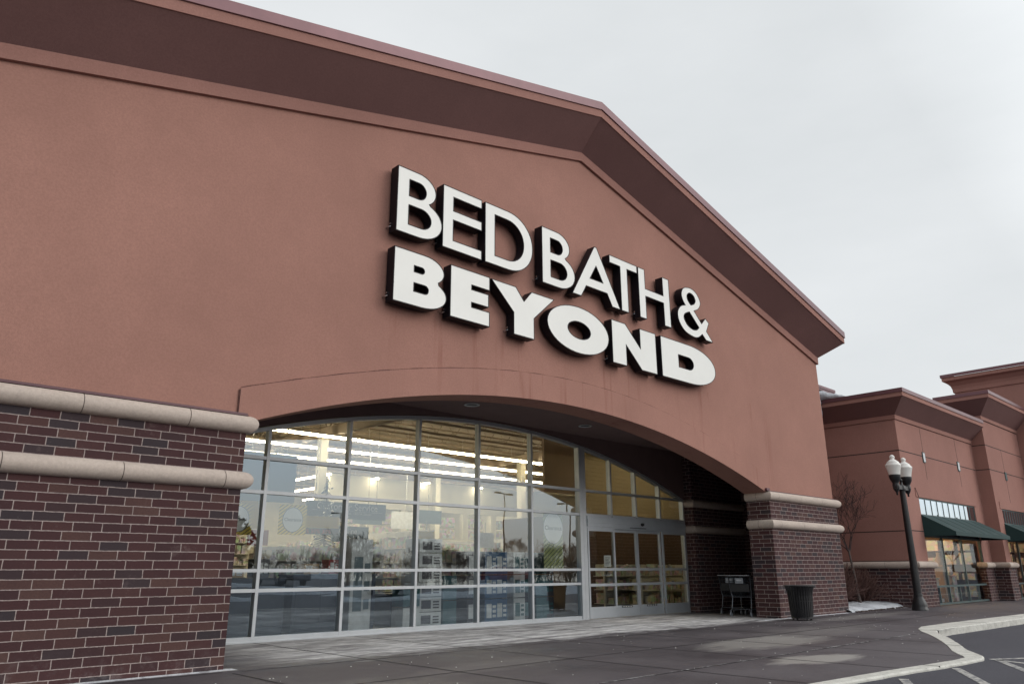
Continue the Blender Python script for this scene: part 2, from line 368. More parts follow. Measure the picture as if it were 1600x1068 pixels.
k = NT('sidewalk'); p = k.pos(); sp = k.n('ShaderNodeSeparateXYZ'); k.l(p, sp.inputs[0]); X, Y = sp.outputs['X'], sp.outputs['Y']
n1 = k.noise(p, 0.55, 5, 0.6); n2 = k.noise(p, 4.5, 6, 0.7); n3 = k.noise(p, 70, 3, 0.7); n4 = k.noise(p, 1.6, 6, 0.7, (0.5, 1.6, 1))
base = k.mix(k.ramp(n1, [(0.35, 0.0), (0.65, 1.0)]), (0.044, 0.039, 0.046, 1), (0.084, 0.073, 0.081, 1))
base = k.mix(k.math('MULTIPLY', k.ramp(n3, [(0.4, 0.0), (0.7, 1.0)]), 0.35), base, (0.13, 0.115, 0.12, 1))
base = k.mix(k.math('MULTIPLY', k.ramp(n2, [(0.5, 0.0), (0.75, 1.0)]), 0.25), base, (0.15, 0.135, 0.14, 1))
# dry, salt-bleached concrete in the porch: its edge wanders along y = 9.3
wy = k.math('ADD', Y, k.math('MULTIPLY', k.math('SUBTRACT', n4, 0.5), 2.2))
wy = k.math('ADD', wy, k.math('MULTIPLY', k.math('SUBTRACT', n2, 0.5), 0.7))
dry = k.math('MULTIPLY', k.math('SUBTRACT', wy, 9.35), 1.5, True)
xr = k.math('MULTIPLY', k.math('SUBTRACT', 19.5, X), 0.35, True); dry = k.math('MULTIPLY', dry, xr)
dry = k.math('MULTIPLY', dry, k.math('MULTIPLY', k.math('SUBTRACT', X, 4.6), 0.8, True))
dryc = k.mix(k.ramp(n2, [(0.3, 0.0), (0.7, 1.0)]), (0.50, 0.49, 0.485, 1), (0.86, 0.85, 0.84, 1))
dryc = k.mix(k.ramp(k.noise(p, 2.4, 5, 0.7, (0.4, 1.8, 1)), [(0.42, 0.0), (0.6, 0.75)]), dryc, (0.16, 0.145, 0.155, 1))
col = k.mix(dry, base, dryc)
def blob(cx, cy, rx, ry, ang, edge, amount):
    ca, sa = math.cos(ang), math.sin(ang)
    dx = k.math('SUBTRACT', X, cx); dy = k.math('SUBTRACT', Y, cy)
    u = k.math('DIVIDE', k.math('ADD', k.math('MULTIPLY', dx, ca), k.math('MULTIPLY', dy, sa)), rx)
    v_ = k.math('DIVIDE', k.math('SUBTRACT', k.math('MULTIPLY', dy, ca), k.math('MULTIPLY', dx, sa)), ry)
    d = k.math('ADD', k.math('MULTIPLY', u, u), k.math('MULTIPLY', v_, v_))
    d = k.math('ADD', d, k.math('MULTIPLY', k.math('SUBTRACT', n4, 0.5), 2.2))
    return k.math('MULTIPLY', k.math('MULTIPLY', k.math('SUBTRACT', 1.0, d), edge, True), amount)
for a in [(12.2, 6.75, 1.9, 0.75, 0.0, 1.6, 0.55), (10.35, 5.05, 1.0, 0.42, -0.1, 1.6, 0.75), (15.0, 7.2, 2.6, 0.9, 0.1, 1.0, 0.22), (20.5, 8.6, 3.5, 0.5, 0.0, 1.2, 0.30), (7.0, 7.6, 1.6, 0.5, 0.1, 1.2, 0.15)]:
    col = k.mix(blob(*a), col, (0.36, 0.345, 0.32, 1))
rimn = k.math('ABSOLUTE', k.math('SUBTRACT', Y, 5.62)); rim = k.math('MULTIPLY', k.math('SUBTRACT', 0.035, rimn), 60, True)
rim = k.math('MULTIPLY', rim, k.ramp(k.noise(p, 3.0, 5, 0.75), [(0.47, 0.0), (0.56, 1.0)]))
col = k.mix(rim, col, (0.62, 0.62, 0.62, 1))
# snow crumbs swept against the walls
def near(coord, c, w): return k.math('MULTIPLY', k.math('SUBTRACT', w, k.math('ABSOLUTE', k.math('SUBTRACT', coord, c))), 1/w*2.2, True)
wl = k.math('MULTIPLY', near(Y, 9.60, 0.13), k.ramp(k.noise(p, 5.0, 5, 0.7), [(0.33, 0.0), (0.5, 1.0)]))
wl = k.math('MULTIPLY', wl, k.math('ADD', k.math('LESS_THAN', X, 4.45), k.math('GREATER_THAN', X, 17.2)))
col = k.mix(wl, col, (0.70, 0.72, 0.75, 1))
k.col(col); wet = k.ramp(n1, [(0.3, 0.42), (0.7, 0.78)]); k.rough(k.mix(dry, wet, (0.85, 0.85, 0.85, 1)))
k.bump(k.math('ADD', n3, k.math('MULTIPLY', n2, 0.6)), 0.4, 0.006); MAT['sidewalk'] = k.m
k = NT('asphalt'); p = k.pos()
n1 = k.noise(p, 0.35, 5, 0.6, (0.5, 1.5, 1)); n3 = k.noise(p, 90, 3, 0.8)
c = k.mix(k.ramp(n1, [(0.3, 0.0), (0.7, 1.0)]), (0.026, 0.026, 0.038, 1), (0.050, 0.049, 0.064, 1))
c = k.mix(k.math('MULTIPLY', k.ramp(n3, [(0.5, 0.0), (0.75, 1.0)]), 0.4), c, (0.17, 0.17, 0.19, 1))
k.col(c).rough(0.8).bump(n3, 0.6, 0.01); MAT['asphalt'] = k.m
k = NT('kerb'); p = k.pos(); n2 = k.noise(p, 5, 6, 0.75); n5 = k.noise(p, 22, 4, 0.7)
c = k.mix(k.ramp(n2, [(0.35, 0.0), (0.6, 1.0)]), (0.45, 0.44, 0.40, 1), (0.62, 0.61, 0.56, 1))
c = k.mix(k.ramp(n5, [(0.60, 0.0), (0.68, 0.8)]), c, (0.14, 0.13, 0.13, 1))
k.col(c).rough(0.85).bump(n5, 0.7, 0.01); MAT['kerb'] = k.m
k = NT('line_paint'); p = k.pos(); n5 = k.noise(p, 12, 6, 0.8)
k.col(k.mix(k.ramp(n5, [(0.44, 0.0), (0.56, 1.0)]), (0.46, 0.45, 0.42, 1), (0.14, 0.14, 0.15, 1))).rough(0.8); MAT['line_paint'] = k.m
# asphalt lot: a grid that drops away from the ramp
m = MB(); xs = [-400, -60, -6, 2, 8, 10, 11] + [11.5+0.5*i for i in range(13)] + [19, 22, 30, 60, 120, 400]; 
def interp(tab, x):
    for (a, b), (c, d) in zip(tab, tab[1:]):
        if x <= c: return b + (d-b)*(x-a)/(c-a) if x > a else b
    return tab[-1][1]
prev = None
for x in xs:
    yk = interp(KERB_OUT, x); row = [m.vert((x, y, zdrop(x))) for y in (-600, -60, -5, 1.0, yk+0.02)]
    if prev:
        for a in range(4): m.face([prev[a], row[a], row[a+1], prev[a+1]], True)
    prev = row
tag(m.build('parking_lot', 'asphalt'), kind='structure')
# sidewalk slab
m = MB()
for (x0, y0), (x1, y1) in zip(KERB_IN, KERB_IN[1:]):
    m.quad((x0, y0-0.002, 0), (x1, y1-0.002, 0), (x1, 16, 0), (x0, 16, 0))
tag(m.build('sidewalk', 'sidewalk'), kind='structure')
# joints cut in the sidewalk (narrow dark sheets)
simple('joint', (0.018, 0.015, 0.017, 1), 0.9)
m = MB(); w = 0.012
def wline(a, b, n=14):
    pts = [Vector(a).lerp(Vector(b), i/n) for i in range(n+1)]
    pts = [q + Vector((random.uniform(-.008, .008), random.uniform(-.008, .008))) for q in pts]
    for p0, p1 in zip(pts, pts[1:]):
        d = (p1-p0).normalized()*w; nrm = Vector((-d.y, d.x))
        m.quad((*(p0-nrm), 0.004), (*(p1-nrm), 0.004), (*(p1+nrm), 0.004), (*(p0+nrm), 0.004))
wline((-10, 5.60), (17.6, 5.60), 30); wline((-10, 9.22), (4.2, 9.35)); wline((4.4, 9.30), (24, 9.0), 24); wline((-10, 7.40), (24, 7.40), 30)
for x in (2.3, 4.25, 6.2, 8.15, 10.1, 12.05, 14.0, 15.95, 17.9, 19.85, 21.8, 23.75):
    y0 = interp(KERB_IN, x)+0.03; wline((x, y0), (x, 9.2))
for x in (6.2, 8.15, 10.1, 12.05, 14.0, 15.95): wline((x, 9.35), (x, 12.75), 6)
wline((4.4, 11.0), (17.8, 11.0))
tag(m.build('sidewalk_joints', 'joint'), kind='structure')
# kerb
m = MB()
ko = [Vector(a) for a in KERB_OUT]; ki = [Vector(a) for a in KERB_IN]
def refine(t):
    o = []
    for a, b in zip(t, t[1:]):
        n = max(1, min(12, int((b-a).length/0.25))) if abs(a.x) < 35 else 1
        o += [a.lerp(b, i/n) for i in range(n)]
    return o+[t[-1]]
ln = [max(1, min(12, int((b-a).length/0.25))) if abs(a.x) < 35 else 1 for a, b in zip(ko, ko[1:])]
def refine2(t): 
    o = []
    for (a, b), n in zip(zip(t, t[1:]), ln): o += [a.lerp(b, i/n) for i in range(n)]
    return o+[t[-1]]
ro, ri = refine2(ko), refine2(ki); prev = None
for a, b in zip(ro, ri):
    j = random.uniform(-.010, .010); a = a + Vector((0, j)); d = (b-a).normalized()
    c1 = a + d*0.02
    row = [m.vert((a.x, a.y, zdrop(a.x)-0.02)), m.vert((a.x, a.y, -0.014)), m.vert((c1.x, c1.y, 0.006)), m.vert((b.x, b.y, 0.006)), m.vert((b.x, b.y, -0.02))]
    if prev:
        for q in range(4): m.face([prev[q], row[q], row[q+1], prev[q+1]], q == 1)
    prev = row
tag(m.build('kerb', 'kerb'), kind='structure')
m = MB()
for x in (5.0, 8.0, 10.6, 13.6, 16.6, 19.6, 22.6, 25.6):
    yo, yi = interp(KERB_OUT, x), interp(KERB_IN, x); m.box(x-.006, x+.006, yo-.002, yi, -.05, .0085)
tag(m.build('kerb_joints', 'joint'), kind='structure')
m = MB(); rg = random.Random(21)
for i in range(170):
    x = rg.uniform(3, 24); y = rg.uniform(interp(KERB_IN, x)+.1, 9.4); s_ = rg.uniform(.003, .008)
    a = rg.uniform(0, 6.28); m.obox((x, y, s_*.3), (s_*math.cos(a), s_*math.sin(a), 0), (-s_*.8*math.sin(a), s_*.8*math.cos(a), 0), (0, 0, s_*.5))
tag(m.build('salt_grit', 'paper_white'), kind='stuff')
# painted lines on the lot
m = MB()
def stripe(a, b, w=0.11):
    a, b = Vector(a), Vector(b); n = 10; d = (b-a).normalized(); q = Vector((-d.y, d.x))*w/2
    for i in range(n):
        p0, p1 = a.lerp(b, i/n), a.lerp(b, (i+1)/n)
        m.quad((*(p0-q), zdrop(p0.x)+.004), (*(p1-q), zdrop(p1.x)+.004), (*(p1+q), zdrop(p1.x)+.004), (*(p0+q), zdrop(p0.x)+.004))
stripe((12.2, 3.50), (11.6, 2.2), .10); stripe((12.15, 3.40), (9.4, 1.9), .10); stripe((10.85, 3.52), (8.2, 2.1), .10); stripe((9.4, 3.60), (7.0, 2.4), .10)
stripe((12.2, 3.50), (20, -0.5), .10)
for i in range(9): stripe((-6+2.7*i, -22), (-6+2.7*i, -27.5), .1)
tag(m.build('lot_markings', 'line_paint'), kind='structure')

# ================================================================== MAIN STORE
YB, YF, YS = 9.654, 9.70, 12.894
def fitcurve(pts, deg=4):
    """least-squares polynomial through measured points (small normal equations)"""
    x0 = sum(p[0] for p in pts)/len(pts); sx = max(abs(p[0]-x0) for p in pts); n = deg+1
    A = [[0.0]*(n+1) for _ in range(n)]
    for x, z in pts:
        t = (x-x0)/sx; pw = [t**i for i in range(n)]
        for i in range(n):
            for j in range(n): A[i][j] += pw[i]*pw[j]
            A[i][n] += pw[i]*z
    for i in range(n):
        pv = max(range(i, n), key=lambda r_: abs(A[r_][i])); A[i], A[pv] = A[pv], A[i]
        for r_ in range(n):
            if r_ != i:
                f = A[r_][i]/A[i][i]
                for c in range(i, n+1): A[r_][c] -= f*A[i][c]
    co = [A[i][n]/A[i][i] for i in range(n)]
    return lambda x: sum(c*((x-x0)/sx)**i for i, c in enumerate(co))
ARCH = fitcurve([(4.336,3.04),(4.508,3.103),(4.746,3.184),(5.331,3.379),(5.943,3.573),(6.536,3.721),(6.998,3.796),(7.989,3.975),(8.53,4.041),(9.711,4.163),(11.045,4.217),(12.552,4.15),(13.811,4.03),(15.191,3.79),(16.692,3.422),(18.069,3.052),(18.235,3.0)], 4)
BAND = fitcurve([(4.202,3.474),(4.27,3.511),(4.785,3.691),(5.581,3.936),(6.965,4.241),(8.508,4.496),(10.352,4.704),(12.322,4.703),(14.239,4.463),(15.714,4.153),(17.283,3.738),(18.298,3.455)], 4)
SARCH = fitcurve([(4.4,3.08),(6.024,3.60),(6.22,3.657),(7.896,4.059),(9.571,4.295),(11.256,4.415),(12.908,4.375),(14.676,4.231),(15.926,3.997),(16.991,3.762),(18.087,3.456),(19.2,3.10)], 4)
AX0, AX1 = 4.336, 18.235
GP = (11.355, 9.963)
def gz(x, z0=9.963): return z0 - (0.268 if x < GP[0] else 0.2497)*abs(x-GP[0])
LX, RXW = -9.0, 22.02
store = empty('store_building', (8, 12, 0), 'large rose stucco store with a gabled front, brick base and arched glass entrance', 'store')
def P(mb, name, mats, parent=store, **kw):
    o = mb.build(name, mats, None, **kw)
    if parent.type == 'EMPTY': wp(o, parent)
    else: o.parent = parent
    return o
# stucco front with the arched opening
m = MB(); xs = [LX, -4, 0, 2, AX0] + [AX0 + (AX1-AX0)*i/60 for i in range(1, 61)] + [20, RXW]
if GP[0] not in xs: xs = sorted(xs+[GP[0]])
def zb(x): return 3.10 if x < AX0 else (ARCH(x) if x <= AX1 else 2.98)
cols = [(x, zb(x), gz(x)-0.1) for x in xs]
for (a, za, ta), (b, zb_, tb) in zip(cols, cols[1:]):
    m.quad((a, YF, za), (b, YF, zb_), (b, YF, tb), (a, YF, ta))
# reveal under the arch, back of the front wall
for i in range(60):
    a, b = AX0+(AX1-AX0)*i/60, AX0+(AX1-AX0)*(i+1)/60
    m.quad((a, YF, ARCH(a)), (a, 10.30, ARCH(a)), (b, 10.30, ARCH(b)), (b, YF, ARCH(b)))
m.quad((RXW, YF, 2.9), (RXW, 13.02, 2.9), (RXW, 13.02, 6.5), (RXW, YF, 6.5)); m.quad((RXW, YF, 6.5), (RXW, 24, 6.5), (RXW, 24, gz(RXW)), (RXW, YF, gz(RXW)))
P(m, 'stucco_front', 'stucco_rose')
# raised arch surround
m = MB(); n = 56; y0 = YF-0.022; pr = None
for i in range(n+1):
    x = 4.215 + (18.30-4.215)*i/n; top = BAND(x); bot = max(ARCH(x), 3.05) if AX0 < x < AX1 else 3.14
    bot = min(bot, top-0.001)
    cur = [m.vert((x, y0, bot)), m.vert((x, y0, top)), m.vert((x, YF, top)), m.vert((x, YF, bot))]
    if pr:
        m.face([pr[0], cur[0], cur[1], pr[1]]); m.face([pr[1], cur[1], cur[2], pr[2]]); m.face([pr[3], cur[3], cur[0], pr[0]])
        if i == n: m.face([cur[3], cur[2], cur[1], cur[0]])
    else: m.face([cur[0], cur[1], cur[2], cur[3]])
    pr = cur
P(m, 'arch_surround', 'stucco_rose')
k = NT('hairline'); p = k.pos(); k.col((0.13, 0.06, 0.055, 1)).rough(0.95)
tr_ = k.n('ShaderNodeBsdfTransparent'); ms_ = k.n('ShaderNodeMixShader'); k.l(k.ramp(k.noise(p, 2.2, 5, 0.7), [(0.36, 0.15), (0.56, 0.95)]), ms_.inputs[0])
k.l(tr_.outputs[0], ms_.inputs[1]); k.l(k.b.outputs[0], ms_.inputs[2]); k.l(ms_.outputs[0], k.o.inputs['Surface']); MAT['hairline'] = k.m
m = MB()
for i in range(90):
    a, b = 4.22+(18.30-4.22)*i/90, 4.22+(18.30-4.22)*(i+1)/90; ja, jb = .004*math.sin(a*9), .004*math.sin(b*9)
    m.quad((a, YF-.002, BAND(a)+ja), (b, YF-.002, BAND(b)+jb), (b, YF-.002, BAND(b)+.016+jb), (a, YF-.002, BAND(a)+.016+ja))
m.box(4.195, 4.212, YF-.024, YF, 3.15, 3.475)
P(m, 'crack_line', 'hairline')
# porch ceiling, wall over the windows
m = MB()
for i in range(60):
    a, b = AX0+(AX1-AX0)*i/60, AX0+(AX1-AX0)*(i+1)/60
    m.quad((a, 10.303, ARCH(a)), (a, 10.303, 4.6), (b, 10.303, 4.6), (b, 10.303, ARCH(b)))
m.quad((AX1, 10.303, 2.9), (21.97, 10.303, 2.9), (21.97, 10.303, 4.6), (AX1, 10.303, 4.6))
m.quad((AX0-.5, 10.30, 4.47), (22.0, 10.30, 4.47), (22.0, YS-.02, 4.47), (AX0-.5, YS-.02, 4.47))
for i in range(60):
    a, b = 4.2+(19.32-4.2)*i/60, 4.2+(19.32-4.2)*(i+1)/60
    za, zb2 = SARCH(a)+.02, SARCH(b)+.02
    m.quad((a, YS-.03, za), (b, YS-.03, zb2), (b, YS-.03, 4.49), (a, YS-.03, 4.49))
    m.quad((a, YS-.03, za), (a, YS+.12, za), (b, YS+.12, zb2), (b, YS-.03, zb2))
m.quad((19.3, YS-.03, 2.9), (22.0, YS-.03, 2.9), (22.0, YS-.03, 4.49), (19.3, YS-.03, 4.49))
m.quad((21.98, 10.2, 2.9), (21.98, YS, 2.9), (21.98, YS, 4.49), (21.98, 10.2, 4.49))
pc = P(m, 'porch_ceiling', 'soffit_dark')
for x in (10.15, 13.75, 17.3):
    m = MB(); m.lathe((x, 11.85, 4.47), [(0.16, -0.001), (0.17, -0.014), (0.125, -0.014), (0.12, 0.0)], 28, cap=False)
    o = P(m, 'downlight', 'aluminium', pc)
    m = MB(); m.lathe((x, 11.85, 4.47), [(0.12, -0.004), (0.02, -0.0045)], 28); P(m, 'lens', 'black_metal', pc)
# brick walls
m = MB(); m.quad((LX, YB, -.1), (4.336, YB, -.1), (4.336, YB, 3.1), (LX, YB, 3.1))
m.quad((4.336, YB, -.1), (4.336, YS+.1, -.1), (4.336, YS+.1, 4.49), (4.336, YB, 3.1)); m.quad((LX, YB, 3.1), (4.336, YB, 3.1), (4.336, YF+.05, 3.1), (LX, YF+.05, 3.1))
m.quad((4.336, 10.3, 3.05), (4.336, 10.3, 4.49), (4.336, YS+.1, 4.49), (4.336, YS+.1, 3.05))
P(m, 'brick_wall', 'brick_dark')
PX0, PX1 = 18.235, 22.09
m = MB()
m.quad((PX0, YB, -.1), (PX1, YB, -.1), (PX1, YB, 3.0), (PX0, YB, 3.0)); m.quad((PX0, 10.30, -.1), (PX0, YB, -.1), (PX0, YB, 3.0), (PX0, 10.30, 3.0))
m.quad((PX1, YB, -.1), (PX1, 13.02, -.1), (PX1, 13.02, 3.0), (PX1, YB, 3.0)); m.quad((PX1, 10.30, -.1), (PX0, 10.30, -.1), (PX0, 10.30, 3.0), (PX1, 10.30, 3.0))
m.quad((PX0, YB, 3.0), (PX1, YB, 3.0), (PX1, 10.30, 3.0), (PX0, 10.30, 3.0))
P(m, 'brick_pier', 'brick_dark')
m = MB()
m.quad((19.25, 12.6, -.1), (21.97, 12.6, -.1), (21.97, 12.6, 4.47), (19.25, 12.6, 4.47)); m.quad((19.25, YS, -.1), (19.25, 12.6, -.1), (19.25, 12.6, 4.47), (19.25, YS, 4.47))
m.quad((21.97, 12.6, -.1), (21.97, 10.2, -.1), (21.97, 10.2, 3.2), (21.97, 12.6, 3.2))
P(m, 'porch_brick_wall', 'brick_dark')
# half-round cast stone bands, cut into lengths
simple('stone_joint', (0.10, 0.08, 0.07, 1), 0.9)
def band(pts, z, r, name='stone_band', step=1.22, phase=0.3, parent=store, mat='cast_stone'):
    """pts: plan polyline on the wall face; sweeps a half-round with mitred corners"""
    pts = [Vector((a, b)) for a, b in pts]; nrm = []
    for i in range(len(pts)):
        ds = []
        if i: ds.append((pts[i]-pts[i-1]).normalized())
        if i < len(pts)-1: ds.append((pts[i+1]-pts[i]).normalized())
        ns = [Vector((d.y, -d.x)) for d in ds]
        if len(ns) == 2:
            b = (ns[0]+ns[1]).normalized(); b = b/max(0.3, b.dot(ns[0]))
        else: b = ns[0]
        nrm.append(b)
    m = MB(); n = 14
    def ring(p, q, s=1.0):
        return [m.vert((p.x+q.x*r*s*math.cos(a), p.y+q.y*r*s*math.cos(a), z+r*s*math.sin(a))) for a in [-math.pi/2+math.pi*j/n for j in range(n+1)]]
    def seg(p0, q0, p1, q1, s=1.0):
        a, b = ring(p0, q0, s), ring(p1, q1, s)
        for j in range(n): m.face([a[j], b[j], b[j+1], a[j+1]], True)
        m.face(ring(p0, q0, s)[::-1]); m.face(ring(p1, q1, s))
    for i in range(len(pts)-1):
        a, b = pts[i], pts[i+1]; L = (b-a).length; na, nb = nrm[i], nrm[i+1]; d = (b-a).normalized(); nn = Vector((d.y, -d.x))
        cuts = [0]; t = phase
        while t < L-0.15: cuts.append(t); t += step
        cuts.append(L)
        for c0, c1 in zip(cuts, cuts[1:]):
            g0 = 0 if c0 == 0 else .005; g1 = 0 if c1 == L else .005
            p0 = a + d*(c0+g0); p1 = a + d*(c1-g1)
            seg(p0, na if c0 == 0 else nn, p1, nb if c1 == L else nn)
        m.cur = 1
        seg(a + d*0.02, nn, b - d*0.02, nn, 0.965); m.cur = 0
    return P(m, name, [mat, 'stone_joint'], parent)
band([(LX, YB), (4.336, YB), (4.336, 12.8)], 3.005, 0.115, phase=0.35)
band([(LX, YB), (4.336, YB), (4.336, 12.8)], 2.272, 0.112, phase=0.88)
band([(PX0, 10.30), (PX0, YB), (PX1, YB), (PX1, 13.0)], 2.935, 0.112, phase=0.33)
band([(PX0, 10.30), (PX0, YB), (PX1, YB), (PX1, 13.0)], 2.238, 0.112, phase=0.33)
band([(19.25, 12.85), (19.25, 12.6), (21.97, 12.6)], 2.98, 0.105, phase=0.4); band([(19.25, 12.85), (19.25, 12.6), (21.97, 12.6)], 2.25, 0.105, phase=0.4)
# flashing on top of the upper band
m = MB(); m.box(LX, 4.33, YB-.045, YF+.01, 3.122, 3.133); m.box(LX, 4.33, YB-.006, YF+.01, 3.135, 3.160)
P(m, 'flashing', 'maroon_metal')
m = MB(); m.box(PX0+.0, PX1-.05, YB-.03, YF+.01, 3.05, 3.062); m.box(PX0-.13, PX0+.02, YB-.03, YF+.05, 3.06, 3.12); P(m, 'flashing', 'maroon_metal')
# gable trim, flared cornice, fascia and metal edge
def gsweep(mb, prof, x0=LX, x1=None, ret=14.0):
    """prof: list of (out, dz) from wall plane YF / gable line, outer to inner; mitred return on +X side"""
    for (o0, d0), (o1, d1) in zip(prof, prof[1:]):
        xs_ = [x0, GP[0], RXW]
        def pt(x, o, d):
            if x == RXW: return (RXW+o, YF-o, gz(RXW+o)+d)
            return (x, YF-o, gz(x)+d)
        for a, b in zip(xs_, xs_[1:]):
            mb.quad(pt(a, o0, d0), pt(b, o0, d0), pt(b, o1, d1), pt(a, o1, d1))
        a, b = pt(RXW, o0, d0), pt(RXW, o1, d1)
        mb.quad(a, (a[0], ret, a[2]), (b[0], ret, b[2]), b)
m = MB(); gsweep(m, [(0, -.21), (.055, -.205), (.06, 0.0)]); cornice = P(m, 'gable_trim', 'stucco_plain')
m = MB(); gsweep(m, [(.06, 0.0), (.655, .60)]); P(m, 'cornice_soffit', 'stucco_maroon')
m = MB(); gsweep(m, [(.655, .60), (.672, .60), (.672, .775)]); P(m, 'fascia', 'stucco_plain')
m = MB(); gsweep(m, [(.66, .772), (.70, .780), (.70, .965), (.60, 0.985), (.40, 0.98)]); P(m, 'metal_edge', 'cap_metal')
# roof behind the cornice
m = MB()
m.quad((LX, YF-.6, gz(LX)+.93), (GP[0], YF-.6, GP[1]+.93), (GP[0], 30, GP[1]+.93), (LX, 30, gz(LX)+.93))
m.quad((GP[0], YF-.6, GP[1]+.93), (RXW+.6, YF-.6, gz(RXW)+.93), (RXW+.6, 30, gz(RXW)+.93), (GP[0], 30, GP[1]+.93))
P(m, 'roof', 'cap_metal')
# store hall behind: side and back shell
m = MB()
m.quad((RXW, 13.03, 0), (40, 13.03, 0), (40, 13.03, 6.9), (RXW, 13.03, 6.9)); m.quad((LX, YB, 0), (LX, 48, 0), (LX, 48, 7), (LX, YF, 7))
m.quad((LX, 48.2, 0), (40, 48.2, 0), (40, 48.2, 7), (LX, 48.2, 7)); m.quad((LX, 13, 6.95), (40, 13, 6.95), (40, 48.2, 6.95), (LX, 48.2, 6.95))
P(m, 'hall_shell', 'stucco_plain')

# ------------------------------------------------------------------ storefront
MUL = [4.56, 6.235, 7.912, 9.592, 11.262, 12.927, 14.73]
ROW = [0.828, 1.156, 2.485, 3.085]
YG = 12.925
fy0, fy1 = YS-.03, YS+.10
def bar(mb, x0, x1, z0, z1, y0=fy0, y1=fy1): mb.box(x0, x1, y0, y1, z0, z1)
def vbar(mb, x, w, z0, top, y0=fy0+.003, y1=fy1): mb.box(x-w/2, x+w/2, y0, y1, z0, top)
fr = MB(); hw = .029
for x in MUL[:-1]: vbar(fr, x, .058, 0.0, SARCH(x)-.02, fy0-.004)
fr.box(14.60, 14.84, fy0-.02, fy1, 0, SARCH(14.72)-.02); fr.box(14.715, 14.722, fy0-.024, fy0-.02, 0, 3.9)
bx = [4.34]+MUL[:-1]+[14.63]
for a, b in zip(bx, bx[1:]):
    a2 = a+hw if a > 4.4 else a; b2 = b-hw if b < 14.6 else b-.03
    for z, h in ((0.045, .045), (ROW[0], .028), (ROW[1], .028), (ROW[2], .030), (ROW[3], .030)):
        if SARCH((a+b)/2) > z+.1: bar(fr, a2, b2, z-h, z+h)
# arched head bar
n = 60
for i in range(n):
    a, b = 4.34+(19.24-4.34)*i/n, 4.34+(19.24-4.34)*(i+1)/n
    fr_pts = [(a, SARCH(a)-.075), (b, SARCH(b)-.075), (b, SARCH(b)+.0), (a, SARCH(a)+.0)]
    fr.quad(*[(x, fy0-.008, z) for x, z in fr_pts])
    fr.quad((a, fy0-.008, fr_pts[0][1]), (a, fy1, fr_pts[0][1]), (b, fy1, fr_pts[1][1]), (b, fy0-.008, fr_pts[1][1]))
# door zone transoms
DX = [15.88, 16.93, 18.02]
for x in DX: vbar(fr, x, .052, 2.49, SARCH(x)-.02, fy0-.004)
fr.box(19.13, 19.19, fy0-.004, fy1, 0, SARCH(19.16)-.01)
db = [14.84]+DX+[19.16]
for a, b in zip(db, db[1:]):
    a2 = a+.026 if a > 15 else a; b2 = b-.026
    bar(fr, a2, b2, 2.46, 2.515); bar(fr, a2, b2, ROW[3]-.028, ROW[3]+.028)
front = P(fr, 'storefront_frame', 'aluminium')
def pane_bay(x0, x1, name='glass_pane'):
    zs = [0.08, ROW[0], ROW[1], ROW[2], ROW[3], 9]
    m = MB()
    for z0, z1 in zip(zs, zs[1:]):
        tops = [min(z1, SARCH(x)-.06) for x in (x0, (x0+x1)/2, x1)]
        if max(tops) < z0+.05: continue
        xm = (x0+x1)/2; t = random.uniform(-.002, .002); u = random.uniform(-.0015, .0015)
        m.quad((x0, YG+t, z0), (xm, YG+t+u, z0), (xm, YG-t+u, tops[1]), (x0, YG-t, tops[0]))
        m.quad((xm, YG+t+u, z0), (x1, YG+t+2*u, z0), (x1, YG-t+2*u, tops[2]), (xm, YG-t+u, tops[1]))
    return P(m, name, 'store_glass', front)
for a, b in zip(bx, bx[1:]): pane_bay(a, b)
for a, b in zip(db, db[1:]):
    m = MB(); xm = (a+b)/2
    m.quad((a, YG, 2.5), (b, YG, 2.5), (b, YG+.002, ROW[3]), (a, YG+.002, ROW[3]))
    ta, tb = SARCH(a)-.06, SARCH(b)-.06
    if b > 19: m.poly([(a, YG, ROW[3]), (b, YG, ROW[3]), (b, YG, max(tb, ROW[3]+.01)), (a, YG, ta)])
    else: m.quad((a, YG, ROW[3]), (b, YG, ROW[3]), (b, YG, tb), (a, YG, ta))
    P(m, 'glass_pane', 'store_glass', front)
